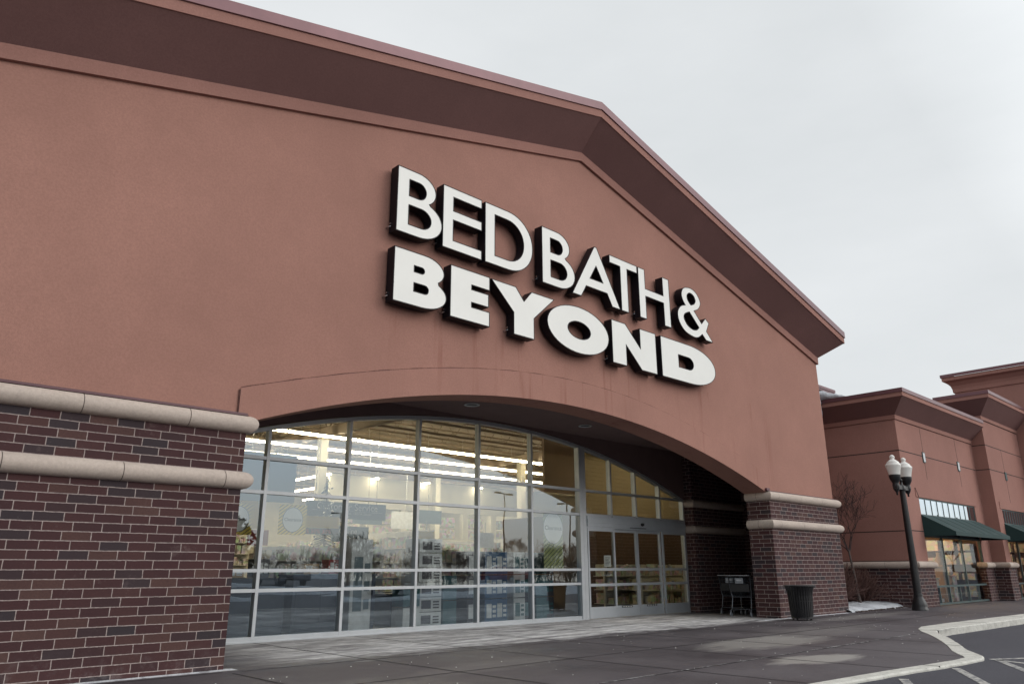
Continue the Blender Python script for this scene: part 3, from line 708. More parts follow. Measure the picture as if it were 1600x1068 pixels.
# door header with its track box and sensor
m = MB(); m.box(14.84, 19.13, fy0-.05, fy1, 2.20, 2.455); m.box(14.84, 19.13, fy0-.065, fy0-.05, 2.29, 2.375); m.box(14.84, 19.13, fy0-.03, fy1, 2.16, 2.2)
hd = P(m, 'door_header', 'door_metal')
m = MB(); m.lathe((17.05, fy0-.09, 2.315), [(0.0, -.05), (.045, -.035), (.055, 0), (.05, .03), (0.0, .035)], 16)
P(m, 'motion_sensor', 'black_metal', hd)
m = MB(); m.box(16.55, 17.25, fy0-.056, fy0-.05, 2.205, 2.222); P(m, 'label_strip', 'black_metal', hd)
def door(x0, x1, y, slider):
    m = MB(); s = .055; d = .045
    top = 2.165
    m.box(x0, x0+s, y, y+d, .012, top); m.box(x1-s, x1, y, y+d, .012, top); m.box(x0+s, x1-s, y+.002, y+d, top-.075, top)
    m.box(x0+s, x1-s, y+.002, y+d, .012, .275)
    for z in (.79, 1.16): m.box(x0+s, x1-s, y+.001, y+d, z-.032, z+.032)
    o = P(m, 'sliding_door' if slider else 'side_panel', 'door_metal', store)
    g = MB(); g.quad((x0+s, y+.025, .27), (x1-s, y+.025, .27), (x1-s, y+.025, 2.1), (x0+s, y+.025, 2.1)); P(g, 'glass_pane', 'store_glass', o)
    if slider:
        g = MB(); xm = (x0+x1)/2; g.box(xm-.24, xm+.20, y-.004, y, .225, .270); st = P(g, 'sticker', 'black_metal', o)
        g = MB()
        for q in range(4): g.box(xm-.20+q*.1, xm-.14+q*.1, y-.007, y-.004, .240, .255)
        P(g, 'sticker_marks', 'ink_white', o)
    return o
door(14.85, 15.92, fy0-.03, False); door(15.90, 16.925, fy0+.035, True); door(16.935, 18.0, fy0+.035, True); door(18.0, 19.125, fy0-.03, False)
# snow-dusted sill line under the windows
m = MB(); m.box(4.34, 14.6, fy0-.06, fy0, 0.0, .02); P(m, 'sill', 'aluminium')

# ------------------------------------------------------------------ store interior
inn = MB()
inn.quad((-2, 13.05, 0.01), (34, 13.05, 0.01), (34, 46, 0.01), (-2, 46, 0.01)); P(inn, 'hall_floor', 'store_floor')
inn = MB()
inn.quad((-2, 46, 0), (34, 46, 0), (34, 46, 6.3), (-2, 46, 6.3)); inn.quad((-2, 13.05, 0), (-2, 46, 0), (-2, 46, 6.3), (-2, 13.05, 6.3))
inn.quad((34, 46, 0), (34, 13.05, 0), (34, 13.05, 6.3), (34, 46, 6.3)); inn.quad((-2, 13.05, 0), (4.2, 13.05, 0), (4.2, 13.05, 6.3), (-2, 13.05, 6.3))
inn.quad((19.25, 13.05, 0), (34, 13.05, 0), (34, 13.05, 6.3), (19.25, 13.05, 6.3))
for i in range(30):
    a, b = 4.2+(19.25-4.2)*i/30, 4.2+(19.25-4.2)*(i+1)/30
    inn.quad((a, 13.05, SARCH(a)), (b, 13.05, SARCH(b)), (b, 13.05, 6.3), (a, 13.05, 6.3))
P(inn, 'hall_walls', 'cream_wall')
inn = MB(); inn.quad((-2, 13.05, 6.3), (34, 13.05, 6.3), (34, 46, 6.3), (-2, 46, 6.3)); P(inn, 'hall_ceiling', 'ceiling_deck')
inn = MB()
for y in [14.2+1.6*i for i in range(19)]:
    inn.box(-2, 34, y-.05, y+.05, 5.62, 5.70); inn.box(-2, 34, y-.05, y+.05, 6.16, 6.22)
    for i in range(44): 
        x = -2+i*.82; inn.tube([(x, y, 5.68), (x+.41, y, 6.18), (x+.82, y, 5.68)], .014, 4, False)
for x in (3.5, 12.5, 21.5, 30.5): inn.box(x-.1, x+.1, 13.05, 46, 5.3, 5.6)
P(inn, 'roof_joists', 'joist')
inn = MB()
for x, y in ((12.5, 22.0), (21.5, 22.0), (12.5, 34), (21.5, 34), (3.5, 22), (21.5, 27.5)): inn = MB(); inn.box(x-.13, x+.13, y-.13, y+.13, 0, 5.3); P(inn, 'hall_column', 'cream_wall')
# vestibule partition with lap siding, right of the doors
inn = MB()
inn.quad((14.72, 13.06, 0), (14.72, 15.8, 0), (14.72, 15.8, 2.5), (14.72, 13.06, 2.5)); inn.box(18.8, 20.4, 18.1, 18.2, 3.7, 6.28); P(inn, 'vestibule_wall', 'tan_wall'); inn = MB(); inn.box(20.4, 27.5, 18.0, 18.1, 2.9, 6.28)
for i in range(23): inn.box(20.4, 27.5, 17.98, 18.0, 2.95+i*.145, 3.07+i*.145)
P(inn, 'siding_wall', 'siding'); inn = MB(); inn.box(20.2, 27.5, 17.98, 18.09, 0, 2.89)
P(inn, 'lobby_wall', 'brown_wall')
inn = MB(); inn.box(4.4, 9.2, 17.4, 17.5, 2.75, 3.9); P(inn, 'sky_reflection_panel', 'sky_reflection_blue')  # blue panel, its colour imitates sky reflected in the upper panes
# gallery wall with windows at the far right of the hall
inn = MB(); inn.box(17.5, 33.9, 30.0, 30.2, 0, 2.6); inn.box(17.5, 33.9, 30.0, 30.2, 3.9, 5.3)
for x in [17.6+1.9*i for i in range(9)]: inn.box(x, x+.35, 30.0, 30.2, 2.6, 3.9)
P(inn, 'gallery_wall', 'cream_wall')
inn = MB()
for x in [17.9+1.9*i for i in range(9)]:
    for z in (2.7, 3.25): inn.box(x+.15, x+1.4, 30.4, 30.7, z, z+.45)
tag(P(inn, 'wall_goods', 'products'), kind='stuff')
# ceiling strip lights
def strip(x0, y0, x1, y1, z, first=[None]):
    m = MB(); L = 2.36; d = Vector((x1-x0, y1-y0, 0)).normalized(); o = None
    tot = math.hypot(x1-x0, y1-y0); t = 0
    while t < tot-.5:
        if first[0] is None:
            o = empty('strip_light', (0, 0, 0), 'x', 'ceiling light')
            a = MB(); a.box(0, L, -.055, .055, -.035, .03); a.build('tube', 'tube_light', o)
            a = MB(); a.box(.02, L-.02, -.07, .07, .032, .075); a.tube([(.4, 0, .07), (.4, 0, .55)], .008, 4); a.tube([(L-.4, 0, .07), (L-.4, 0, .55)], .008, 4); a.build('housing', 'shelf_white', o)
            first[0] = o
        else: o = copy_tree(first[0])
        o.location = (x0+d.x*t, y0+d.y*t, z); o.rotation_euler = (0, 0, math.atan2(d.y, d.x))
        tag(o, 'white fluorescent strip light in ' + ({21.1: 'the nearest long', 23.4: 'the second long', 25.8: 'the third long', 14.9: 'the added unseen front', 31.5: 'the first far right', 35.5: 'the second far right'}.get(y0) or {11.0: 'the leftmost receding', 17.2: 'the second receding', 19.7: 'the middle receding', 22.6: 'the fourth receding', 26.0: 'the rightmost receding'}[x0]) + ' row under the store ceiling', 'ceiling light', 'fluorescent strips under the store ceiling')
        t += 2.44
for y in (21.1, 23.4, 25.8): strip(3.5 if y < 22 else 5.5, y, 22.3 if y < 22 else 26, y, 5.2)
strip(20.6, 14.9, 25.5, 14.9, 5.85)  # row added out of view to light the siding wall
for x in (11.0, 17.2, 19.7, 22.6, 26.0): strip(x, 29.5, x, 41, 5.2)
for y in (31.5, 35.5): strip(22.9, y, 33, y, 5.0)
# ================================================================== SIGN
YL0, YL1 = 9.46, 9.655
def arc(cx, cz, rx, rz, a0, a1, n=14, e=2.0):
    o = []
    for i in range(n+1):
        a = R(a0+(a1-a0)*i/n); c, s = math.cos(a), math.sin(a)
        o.append((cx+rx*math.copysign(abs(c)**(2/e), c), cz+rz*math.copysign(abs(s)**(2/e), s)))
    return o
def cat(pts, n=7):
    """Catmull-Rom; a point given with a third item is a sharp corner"""
    N = len(pts); o = []
    for i in range(N):
        p0, p1, p2, p3 = pts[(i-1) % N], pts[i], pts[(i+1) % N], pts[(i+2) % N]
        c1, c2 = len(p1) > 2, len(p2) > 2
        a, b, c, d = Vector(p0[:2]), Vector(p1[:2]), Vector(p2[:2]), Vector(p3[:2])
        if c1 and c2: o.append(tuple(b)); continue
        if c1: a = b
        if c2: d = c
        for j in range(n):
            t = j/n; o.append(tuple(0.5*((2*b)+(c-a)*t+(2*a-5*b+4*c-d)*t*t+(3*b-a-3*c+d)*t**3)))
    return o
def B_thin(dx):
    up = arc(6.86+dx, 7.352, .366, .276, 90, -52, 14); lo = arc(6.89+dx, 6.802, .48, .335, 62, -90, 14)
    return [[(6.442+dx, 7.628)] + up + lo + [(6.442+dx, 6.467)],
            [(6.664+dx, 7.466)] + arc(6.87+dx, 7.306, .164, .160, 90, -90) + [(6.664+dx, 7.146)],
            [(6.664+dx, 6.996)] + arc(6.93+dx, 6.810, .222, .186, 90, -90) + [(6.664+dx, 6.624)]]
L = {}
L['B'] = B_thin(0)
L['E'] = [[(7.406, 7.628), (8.281, 7.628), (8.281, 7.473), (7.62, 7.473), (7.62, 7.190), (8.281, 7.190), (8.281, 7.033), (7.62, 7.033), (7.62, 6.624), (8.281, 6.624), (8.281, 6.467), (7.406, 6.467)]]
L['D'] = [[(8.385, 7.63)] + arc(8.95, 7.049, .637, .581, 90, -90, 22, 2.05) + [(8.385, 6.468)], [(8.607, 7.469)] + arc(8.93, 7.051, .438, .418, 90, -90, 20, 2.05) + [(8.607, 6.633)]]
L['B2'] = B_thin(3.428)
L['A'] = [[(11.455, 7.665), (11.515, 7.665), (12.228, 6.467), (11.985, 6.467), (11.825, 6.727), (11.145, 6.727), (10.983, 6.467), (10.737, 6.467)], [(11.487, 7.262), (11.712, 6.909), (11.264, 6.909)]]
L['T'] = [[(11.95, 7.628), (12.892, 7.628), (12.892, 7.475), (12.530, 7.475), (12.530, 6.467), (12.308, 6.467), (12.308, 7.475), (11.95, 7.475)]]
L['H'] = [[(12.953, 7.628), (13.172, 7.628), (13.172, 7.170), (13.872, 7.170), (13.872, 7.628), (14.098, 7.628), (14.098, 6.467), (13.872, 6.467), (13.872, 7.010), (13.172, 7.010), (13.172, 6.467), (12.953, 6.467)]]
L['&'] = [cat([(15.02, 7.655), (15.26, 7.585), (15.405, 7.39), (15.30, 7.21), (15.091, 7.111, 1), (15.405, 6.833, 1), (15.584, 7.004, 1), (15.718, 6.925, 1), (15.578, 6.690, 1), (15.828, 6.467, 1), (15.560, 6.467, 1), (15.395, 6.590, 1), (15.22, 6.475), (15.0, 6.445), (14.66, 6.52), (14.45, 6.72), (14.43, 6.93), (14.56, 7.09), (14.772, 7.17, 1), (14.66, 7.30), (14.635, 7.45), (14.75, 7.60)]),
          cat([(15.01, 7.545), (15.15, 7.50), (15.21, 7.385), (15.14, 7.28), (14.985, 7.215, 1), (14.87, 7.31), (14.835, 7.42), (14.90, 7.51)]),
          cat([(14.911, 7.048, 1), (15.290, 6.722, 1), (15.18, 6.635), (15.0, 6.605), (14.78, 6.67), (14.65, 6.82), (14.70, 6.95)])]
L['b'] = [[(6.437, 6.163)] + arc(7.05, 5.932, .392, .231, 90, -46, 14) + arc(7.0, 5.517, .50, .263, 48, -90, 14) + [(6.437, 5.254)],
          [(6.818, 5.946)] + arc(6.985, 5.884, .062, .062, 90, -90, 8) + [(6.818, 5.822)], [(6.822, 5.648)] + arc(7.055, 5.566, .082, .082, 90, -90, 8) + [(6.822, 5.484)]]
L['e'] = [[(7.604, 6.166), (8.482, 6.166), (8.482, 5.932), (8.06, 5.932), (8.06, 5.829), (8.457, 5.829), (8.457, 5.611), (8.06, 5.611), (8.06, 5.503), (8.480, 5.503), (8.480, 5.253), (7.604, 5.253)]]
L['y'] = [[(8.553, 6.16), (9.137, 6.16), (9.352, 5.921), (9.562, 6.16), (10.155, 6.16), (9.603, 5.66), (9.603, 5.253), (9.096, 5.253), (9.096, 5.664)]]
L['o'] = [arc(10.891, 5.707, .908, .474, 0, -351, 39), arc(10.893, 5.702, .350, .186, 0, -346.5, 26)]
L['n'] = [[(11.930, 6.162), (12.372, 6.162), (12.893, 5.695), (12.893, 6.162), (13.443, 6.162), (13.443, 5.250), (12.907, 5.250), (12.376, 5.721), (12.376, 5.250), (11.930, 5.250)]]
L['d'] = [[(13.657, 6.168)] + arc(14.72, 5.712, 1.118, .456, 90, -90, 26, 2.1) + [(13.657, 5.256)], [(14.303, 5.872)] + arc(14.72, 5.717, .202, .155, 90, -90, 12) + [(14.303, 5.562)]]
def dedupe(loop):
    o = []
    for p in loop:
        if not o or math.dist(o[-1], p) > 1e-4: o.append(p)
    if math.dist(o[0], o[-1]) < 1e-4: o.pop()
    return o
def offset(loop, d):
    """grow (d > 0) or shrink a closed clockwise loop"""
    N = len(loop); o = []
    for i in range(N):
        a, b, c = Vector(loop[i-1]), Vector(loop[i]), Vector(loop[(i+1) % N])
        n1 = Vector((-(b-a).y, (b-a).x)).normalized(); n2 = Vector((-(c-b).y, (c-b).x)).normalized()
        q = (n1+n2); q = q.normalized() if q.length > 1e-6 else n1
        o.append(tuple(b + q*d/max(.45, q.dot(n1))))
    return o
def area(l): return sum(a[0]*b[1]-b[0]*a[1] for a, b in zip(l, l[1:]+l[:1]))/2
sign = empty('store_sign', (11, 9.66, 5.2), 'two lines of white channel letters with black sides over the arched entrance', 'sign')
seams = {'D': 9.02, 'y': 9.36, 'e': 8.02, 'o': 10.6, 'd': 14.6}
for kx, loops in L.items():
    loops = [dedupe(l) for l in loops]
    loops = [l if (area(l) < 0) == (i == 0) else l[::-1] for i, l in enumerate(loops)]
    can = MB()
    for i, l in enumerate(loops):
        g = offset(l, .013); Nn = len(l)
        a = [can.vert((x, YL0-.004, z)) for x, z in l]; b = [can.vert((x, YL0-.004, z)) for x, z in g]; c = [can.vert((x, YL1, z)) for x, z in g]
        a2 = [can.vert((x, YL0+.004, z)) for x, z in l]
        for j in range(Nn):
            q = (j+1) % Nn
            can.face([a[j], b[j], b[q], a[q]]); can.face([b[j], c[j], c[q], b[q]]); can.face([a[j], a[q], a2[q], a2[j]])
    # back plate
    def fill(mb, lps, y):
        vv = [[Vector((x, z, 0)) for x, z in l] for l in lps]; flat = [v for l in vv for v in l]; base = len(mb.v)
        for v in flat: mb.vert((v.x, y, v.y))
        for t in tessellate_polygon(vv): mb.face([base+t[0], base+t[1], base+t[2]])
    fill(can, loops, YL1-.004)
    o = P(can, 'letter', 'letter_return', sign)
    m = MB(); fill(m, loops, YL0); P(m, 'letter_face', 'letter_face', o)
    x0 = min(x for x, z in loops[0]); z0 = min(z for x, z in loops[0])
    if kx not in 'AT':
        m = MB(); zz = z0 + (.12 if kx in 'oO&' else .0)
        xx = x0+ (.28 if kx == 'o' else .12 if kx == '&' else .52 if kx == 'y' else -.012)
        if kx in ('y', 'o', '&'): xx -= .0
        m.tube([(xx, 9.60, zz+.10), (xx-.03, 9.64, zz+.09), (xx-.03, 9.72, zz+.08)], .013, 6); m.tube([(xx, 9.60, zz+.14), (xx-.025, 9.60, zz+.14)], .016, 6)
        P(m, 'conduit', 'chrome', o)
# ================================================================== THINGS IN THE STORE
def box_mesh(w, d, h, mat, name='product_box'):
    m = MB(); m.box(-w/2, w/2, -d/2, d/2, 0, h); return m
def product(x, y, z, w, d, h, mat, label, group='product boxes stacked behind the windows', panel=None, rz=0):
    m = MB(); m.box(-w/2, w/2, -d/2, d/2, 0, h)
    o = m.build('product_box', mat, None, loc=(x, y, z), bevel=.004); o.rotation_euler = (0, 0, rz)
    tag(o, label, 'box', group)
    if panel:
        m = MB(); m.box(-w*.36, w*.05, -d/2-.003, -d/2, h*.2, h*.8)
        for q in range(3): m.box(w*.14, w*.40, -d/2-.003, -d/2, h*(.22+.2*q), h*(.33+.2*q))
        m.build('printed_panel', panel, o)
    return o
# stack of printed white boxes by the third and fourth bays
for i in range(6): product(10.45, 13.75, .02+i*.30, .62, .5, .285, 'box_white', ['white printed carton, ' + s + ' of the tall stack behind the glass' for s in ('bottommost', 'second from bottom', 'third from bottom', 'third from top', 'second from top', 'topmost')][i], panel='box_dark')
for i in range(2): product(9.9, 13.6, .02+i*.42, .42, .4, .40, 'box_teal' if i else 'box_white', ['plain pale carton on the floor left of the printed stack', 'teal carton on top of the plain pale one'][i])
product(8.9, 14.0, .02, .5, .45, 1.75, 'box_white', 'tall pale display tower standing behind the second window bay', panel='sign_slate')
for i, (x, mt) in enumerate([(11.0, 'box_teal'), (11.75, 'box_dark'), (12.2, 'box_blue'), (12.62, 'box_blue'), (13.1, 'box_white'), (13.5, 'box_dark'), (13.85, 'box_teal'), (14.2, 'box_dark')]):
    w_ = ['teal', 'dark', 'blue', 'blue', 'white', 'dark', 'teal', 'dark'][i]
    for j in range(3 if i else 2):
        ordn = ['bottom', 'middle', 'top'][j]; pos_ = ['first', 'second', 'third', 'fourth', 'fifth', 'sixth', 'seventh', 'eighth'][i]
        product(x, 13.7+.1*(i % 2), .02+j*.52, .37, .4, .50, mt, f'{w_} carton, {ordn} of the {pos_} pile from the printed stack', panel='box_white' if i in (2, 3, 1) else 'box_teal')
for i, x in enumerate((6.55, 7.15, 7.75)):
    product(x, 15.0, .62+(i % 2)*.0, .52, .35, .22, 'carton', ['left', 'middle', 'right'][i]+' brown carton on the low shelf behind the first bay')
# shelving runs
def shelf_unit(x, y, L, h, rz, label):
    o = empty('shelf_unit', (x, y, .015), label, 'shelf', 'shelving runs in the store', rz)
    m = MB(); m.box(-L/2, L/2, -.02, .02, 0, h)
    for s in range(int(L/1.2)+1): m.box(-L/2+s*1.2-.02, -L/2+s*1.2+.02, -.03, .03, 0, h+.02)
    m.build('back_panel', 'shelf_white', o)
    pr = MB()
    for s in range(int(h/.42)):
        z = .12+s*.42
        a = MB(); a.box(-L/2, L/2, -.45, -.021, z-.02, z); a.box(-L/2, L/2, .021, .45, z-.02, z); a.build('shelf_board', 'shelf_white', o)
        for side in (-1, 1):
            t = -L/2+.05
            while t < L/2-.3:
                w = random.uniform(.1, .32); hh = random.uniform(.15, .36); pr.box(t, t+w, side*.24-.16, side*.24+.16, z, z+hh); t += w+random.uniform(.01, .06)
    tag(pr.build('goods', 'products', o), kind='stuff')
    return o
i = 0
for x in (6.5, 9.2, 13.8, 16.5, 19.5, 24, 27, 30):
    i += 1; shelf_unit(x, 24.2, 5.5, 2.1 if i % 2 else 2.5, R(90), ['leftmost', 'second from left', 'third from left', 'fourth from left', 'fourth from right', 'third from right', 'second from right', 'rightmost'][i-1] + ' run of shelving with mixed goods across the store hall')
shelf_unit(7.1, 15.2, 2.4, .95, 0, 'low shelf of goods right behind the leftmost window bays')
shelf_unit(22.2, 16.3, 5.2, 1.3, 0, 'low shelf of goods seen through the sliding doors')
shelf_unit(21.0, 15.0, 2.4, .9, 0, 'small low shelf of goods just inside the sliding doors')
shelf_unit(10.2, 17.6, 3.6, 1.7, 0, 'mid height shelf of goods below the yellow sale banner')
shelf_unit(15.6, 18.4, 4.8, 1.7, 0, 'mid height shelf of goods behind the fourth and fifth window bays')
shelf_unit(14.6, 20.6, 3.6, 2.3, R(90), 'tall receding shelf of goods just right of the hanging service sign')
for q_, (bx_, by_, bz_, w_, h_, mt_) in enumerate([(8.3, 17.3, 1.9, .5, .35, 'box_red'), (13.9, 18.2, 2.0, .6, .5, 'hatch_yellow'), (16.2, 18.2, 2.05, .7, .45, 'box_white'), (17.5, 18.2, 2.1, .5, .6, 'hatch_yellow'), (15.0, 23.0, 3.0, 1.2, .6, 'sign_slate'), (18.0, 23.5, 3.1, 1.3, .5, 'sign_slate'), (12.3, 27.0, 3.3, 1.6, .7, 'hatch_yellow'), (9.2, 20.0, 2.7, .7, .9, 'hatch_yellow'), (19.5, 27.0, 3.2, 1.5, .7, 'box_white')]):
    o = empty('aisle_sign', (bx_, by_, bz_-h_/2), ['small red shelf sign near the sale banner', 'small yellow hatched sign on the shelf behind the fourth bay', 'white shelf sign behind the fourth bay', 'tall yellow hatched sign behind the fifth bay', 'slate aisle sign hanging behind the fourth bay', 'slate aisle sign hanging behind the fifth bay', 'wide yellow hatched banner hanging deep in the hall', 'yellow hatched banner hanging left of the service sign', 'white banner hanging deep at the right of the hall'][q_], 'sign', 'aisle signs in the store')
    m = MB(); m.box(bx_-w_/2, bx_+w_/2, by_-.01, by_+.01, bz_-h_/2, bz_+h_/2); P(m, 'panel', mt_, o)
    m = MB(); m.tube([(bx_, by_, bz_+h_/2), (bx_, by_, bz_+h_/2+.3 if bz_ < 2.2 else 5.6)], .01, 4); P(m, 'hanger', 'chrome', o)
shelf_unit(25.7, 29.5, 15.6, 2.5, 0, 'long wall shelf of goods under the gallery windows')
shelf_unit(8.5, 30.0, 11.0, 2.9, 0, 'tall wall shelf of goods at the back left of the hall')
for x, y, L_, h_, lb in ((6.2, 14.3, 2.3, .98, 'low navy display plinth behind the leftmost window bays'), (8.55, 14.45, 1.9, 1.04, 'low navy display plinth behind the second window bay'), (12.2, 14.6, 4.4, .62, 'long low navy plinth behind the carton piles')):
    m = MB(); m.box(-L_/2, L_/2, -.3, .3, 0, h_); m.box(-L_/2-.02, L_/2+.02, -.32, .32, h_, h_+.03)
    for q in range(int(L_/.55)): m.box(-L_/2+.06+q*.55, -L_/2+.52+q*.55, -.31, -.301, .12, h_-.12)
    tag(m.build('display_plinth', 'fixture_navy', None, loc=(x, y, .015)), lb, 'display plinth', 'display plinths behind the windows')
for i, (x, mt, w_, h_) in enumerate([(5.4, 'box_teal', .3, .22), (5.9, 'box_red', .24, .3), (6.4, 'carton', .4, .18), (6.95, 'box_dark', .3, .34), (8.0, 'carton', .34, .2), (8.5, 'box_red', .22, .28), (9.1, 'box_blue', .3, .24)]):
    product(x, 14.35, 1.03 if x < 7.4 else 1.09, w_, .3, h_, mt, ['first', 'second', 'third', 'fourth', 'fifth', 'sixth', 'seventh'][i]+' small box from the left on the navy plinths', panel='box_white')
# hanging signs
o = empty('hanging_sign', (12.9, 21.0, 2.75), 'slate blue hanging sign reading Customer Service above the store floor', 'sign')
m = MB(); m.box(11.50, 14.35, 20.97, 21.03, 2.70, 3.19); P(m, 'panel', 'sign_slate', o)
m = MB(); m.tube([(11.8, 21, 3.19), (11.8, 21, 5.6)], .01, 4); m.tube([(14.0, 21, 3.19), (14.0, 21, 5.6)], .01, 4); P(m, 'cable', 'chrome', o)
wp(text_mesh('Customer Service', .30, 12.93, 3.05, 20.96, 'ink_white', 'lettering'), o)
m = MB(); m.box(11.7, 14.2, 20.96, 20.965, 2.925, 2.932)
P(m, 'rule', 'ink_white', o)
wp(text_mesh('• RETURNS & EXCHANGES   • SPECIAL ORDERS', .085, 12.93, 2.86, 20.96, 'ink_white', 'lettering'), o)
wp(text_mesh('• REGISTRY & GIFT CARDS', .085, 12.5, 2.76, 20.96, 'ink_white', 'lettering'), o)
o = empty('hanging_sign', (12.4, 19.5, 2.0), 'smaller slate sign reading Online Pick Up below the service sign', 'sign')
m = MB(); m.box(11.55, 12.75, 19.47, 19.53, 1.95, 2.38); P(m, 'panel', 'sign_slate', o)
wp(text_mesh('Online', .22, 12.05, 2.24, 19.46, 'ink_white', 'lettering'), o); wp(text_mesh('Pick Up', .2, 12.3, 2.05, 19.46, 'ink_white', 'lettering'), o)
o = empty('sale_banner', (10.5, 18.5, 2.1), 'yellow hatched sale banner with a red percentage strip', 'banner')
m = MB(); m.box(9.75, 11.15, 18.49, 18.52, 2.25, 2.55); P(m, 'panel', 'hatch_yellow', o)
m = MB(); m.box(9.75, 11.15, 18.49, 18.52, 2.08, 2.24); P(m, 'strip', 'box_dark', o)
wp(text_mesh('20% 50% 30%', .15, 10.45, 2.155, 18.48, 'ink_red', 'lettering', x_scale=1.1), o)
def poster(cx, cz, w, h, rx, rz_, y, hm, label, tx):
    o = empty('clearance_poster', (cx, y, cz-h/2), label, 'poster')
    m = MB(); m.box(cx-w/2, cx+w/2, y, y+.006, cz-h/2, cz+h/2); P(m, 'panel', hm, o)
    m = MB(); ring = [(cx+rx*math.cos(a), y-.003, cz+tx+rz_*math.sin(a)) for a in [2*math.pi*i/40 for i in range(40)]]
    ring2 = [(cx+(rx+.012)*math.cos(a), y-.0015, cz+tx+(rz_+.012)*math.sin(a)) for a in [2*math.pi*i/40 for i in range(40)]]
    m.poly(ring); m.cur = 1; m.poly(ring2); P(m, 'disc', ['paper_white', 'ink_grey'], o)
    wp(text_mesh('Clearance', rx*.44, cx, cz+tx, y-.006, 'ink_grey', 'lettering', bold=.001), o)
poster(6.98, 2.055, .56, .54, .195, .215, 13.2, 'hatch_yellow', 'yellow hatched Clearance poster behind the second pane column', 0)
poster(5.93, 2.03, .54, .54, .195, .215, 13.2, 'hatch_yellow', 'yellow hatched Clearance poster half hidden by the brick wall end', 0)
poster(13.88, 1.82, .68, 1.32, .335, .36, 13.1, 'hatch_green', 'tall green hatched Clearance poster with a large pale disc', .31)
o = empty('door_notice', (15.6, 12.86, 1.22), 'white printed notice taped inside the left fixed door panel', 'notice')
m = MB(); m.box(15.50, 15.77, 12.872, 12.876, 1.225, 1.50); P(m, 'sheet', 'paper_white', o)
m = MB()
for q in range(6): m.box(15.54, 15.73-(q % 3)*.03, 12.868, 12.871, 1.44-q*.035, 1.453-q*.035)
P(m, 'print_lines', 'ink_grey', o)
o = text_mesh('Suite 2', .24, 13.02+.12, 3.16, 12.90, 'ink_white', 'vinyl_lettering', thick=.001)
for v in o.data.vertices: v.co.x -= .75; v.co.z += .04
tag(o, 'small white Suite 2 lettering stuck inside the upper glass', 'lettering')
# artificial christmas tree display
o = empty('display_tree', (11.55, 19.9, 0), 'tall slim display tree hung with small ornaments inside the store', 'display tree')
m = MB(); m.tube([(0, 0, 0), (0, 0, 3.6)], [.03, .015], 6); m.build('stem', 'bark', o)
m = MB()
for i in range(320):
    z = random.uniform(.5, 3.7); rr = .5*(1-(z-.5)/3.5)+.04; a = random.uniform(0, 6.28)
    m.tube([(0, 0, z+.05), (rr*math.cos(a), rr*math.sin(a), z-.06)], [.012, .004], 3, False)
m.build('needles', 'needles', o)
m = MB()
for i in range(60):
    z = random.uniform(.6, 3.5); rr = .48*(1-(z-.5)/3.5)+.06; a = random.uniform(0, 6.28)
    m.lathe((rr*math.cos(a), rr*math.sin(a), z), [(0, -.035), (.03, -.02), (.035, 0), (.03, .02), (0, .035)], 8)
tag(m.build('ornaments', 'chrome', o), kind='stuff')
# ================================================================== STREET FURNITURE
o = empty('trash_can', (17.97, 8.98, 0), 'dark slatted metal trash can standing on the pavement before the brick pier', 'trash can', rz=R(11))
m = MB(); NS = 30
for i in range(NS):
    a = 2*math.pi*i/NS; ca, sa = math.cos(a), math.sin(a); t = Vector((-sa, ca, 0))*.020
    pr = [(.258, .045), (.275, .20), (.288, .40), (.298, .58), (.315, .68), (.340, .755), (.368, .80)]
    for (r0, z0), (r1, z1) in zip(pr, pr[1:]):
        p0, p1 = Vector((ca*r0, sa*r0, z0)), Vector((ca*r1, sa*r1, z1)); q = Vector((ca, sa, 0))*.006
        i0 = [m.vert(v) for v in (p0-t-q, p0+t-q, p0+t+q, p0-t+q)]; i1 = [m.vert(v) for v in (p1-t-q, p1+t-q, p1+t+q, p1-t+q)]
        for j in range(4): m.face([i0[j], i0[(j+1) % 4], i1[(j+1) % 4], i1[j]])
m.build('slats', 'black_metal', o)
def ringmesh(r, z, rad, n=36): 
    m = MB(); m.tube([(r*math.cos(a), r*math.sin(a), z) for a in [2*math.pi*i/n for i in range(n+1)]], rad, 8, False); return m
ringmesh(.372, .808, .014).build('rim', 'black_metal', o); 
m = ringmesh(.260, .06, .012); m2 = ringmesh(.290, .45, .008); k0 = len(m.v); m.v += m2.v; m.f += [tuple(i+k0 for i in f) for f in m2.f]; m.mi += m2.mi; m.sm += m2.sm
m.build('hoops', 'black_metal', o)
m = MB(); m.lathe((0, 0, 0), [(.235, .10), (.27, .78), (.285, .80), (.25, .79), (.22, .70)], 28); m.build('liner', 'black_metal', o)
for i in range(4):
    a = R(45+90*i); m = MB(); m.tube([(.23*math.cos(a), .23*math.sin(a), .07), (.245*math.cos(a), .245*math.sin(a), .02)], .014, 8); m.lathe((.245*math.cos(a), .245*math.sin(a), 0), [(.028, 0), (.028, .022)], 10)
    m.build('foot', 'black_metal', o)
bpy.data.objects['trash_can'].scale = (.92, .92, .95)
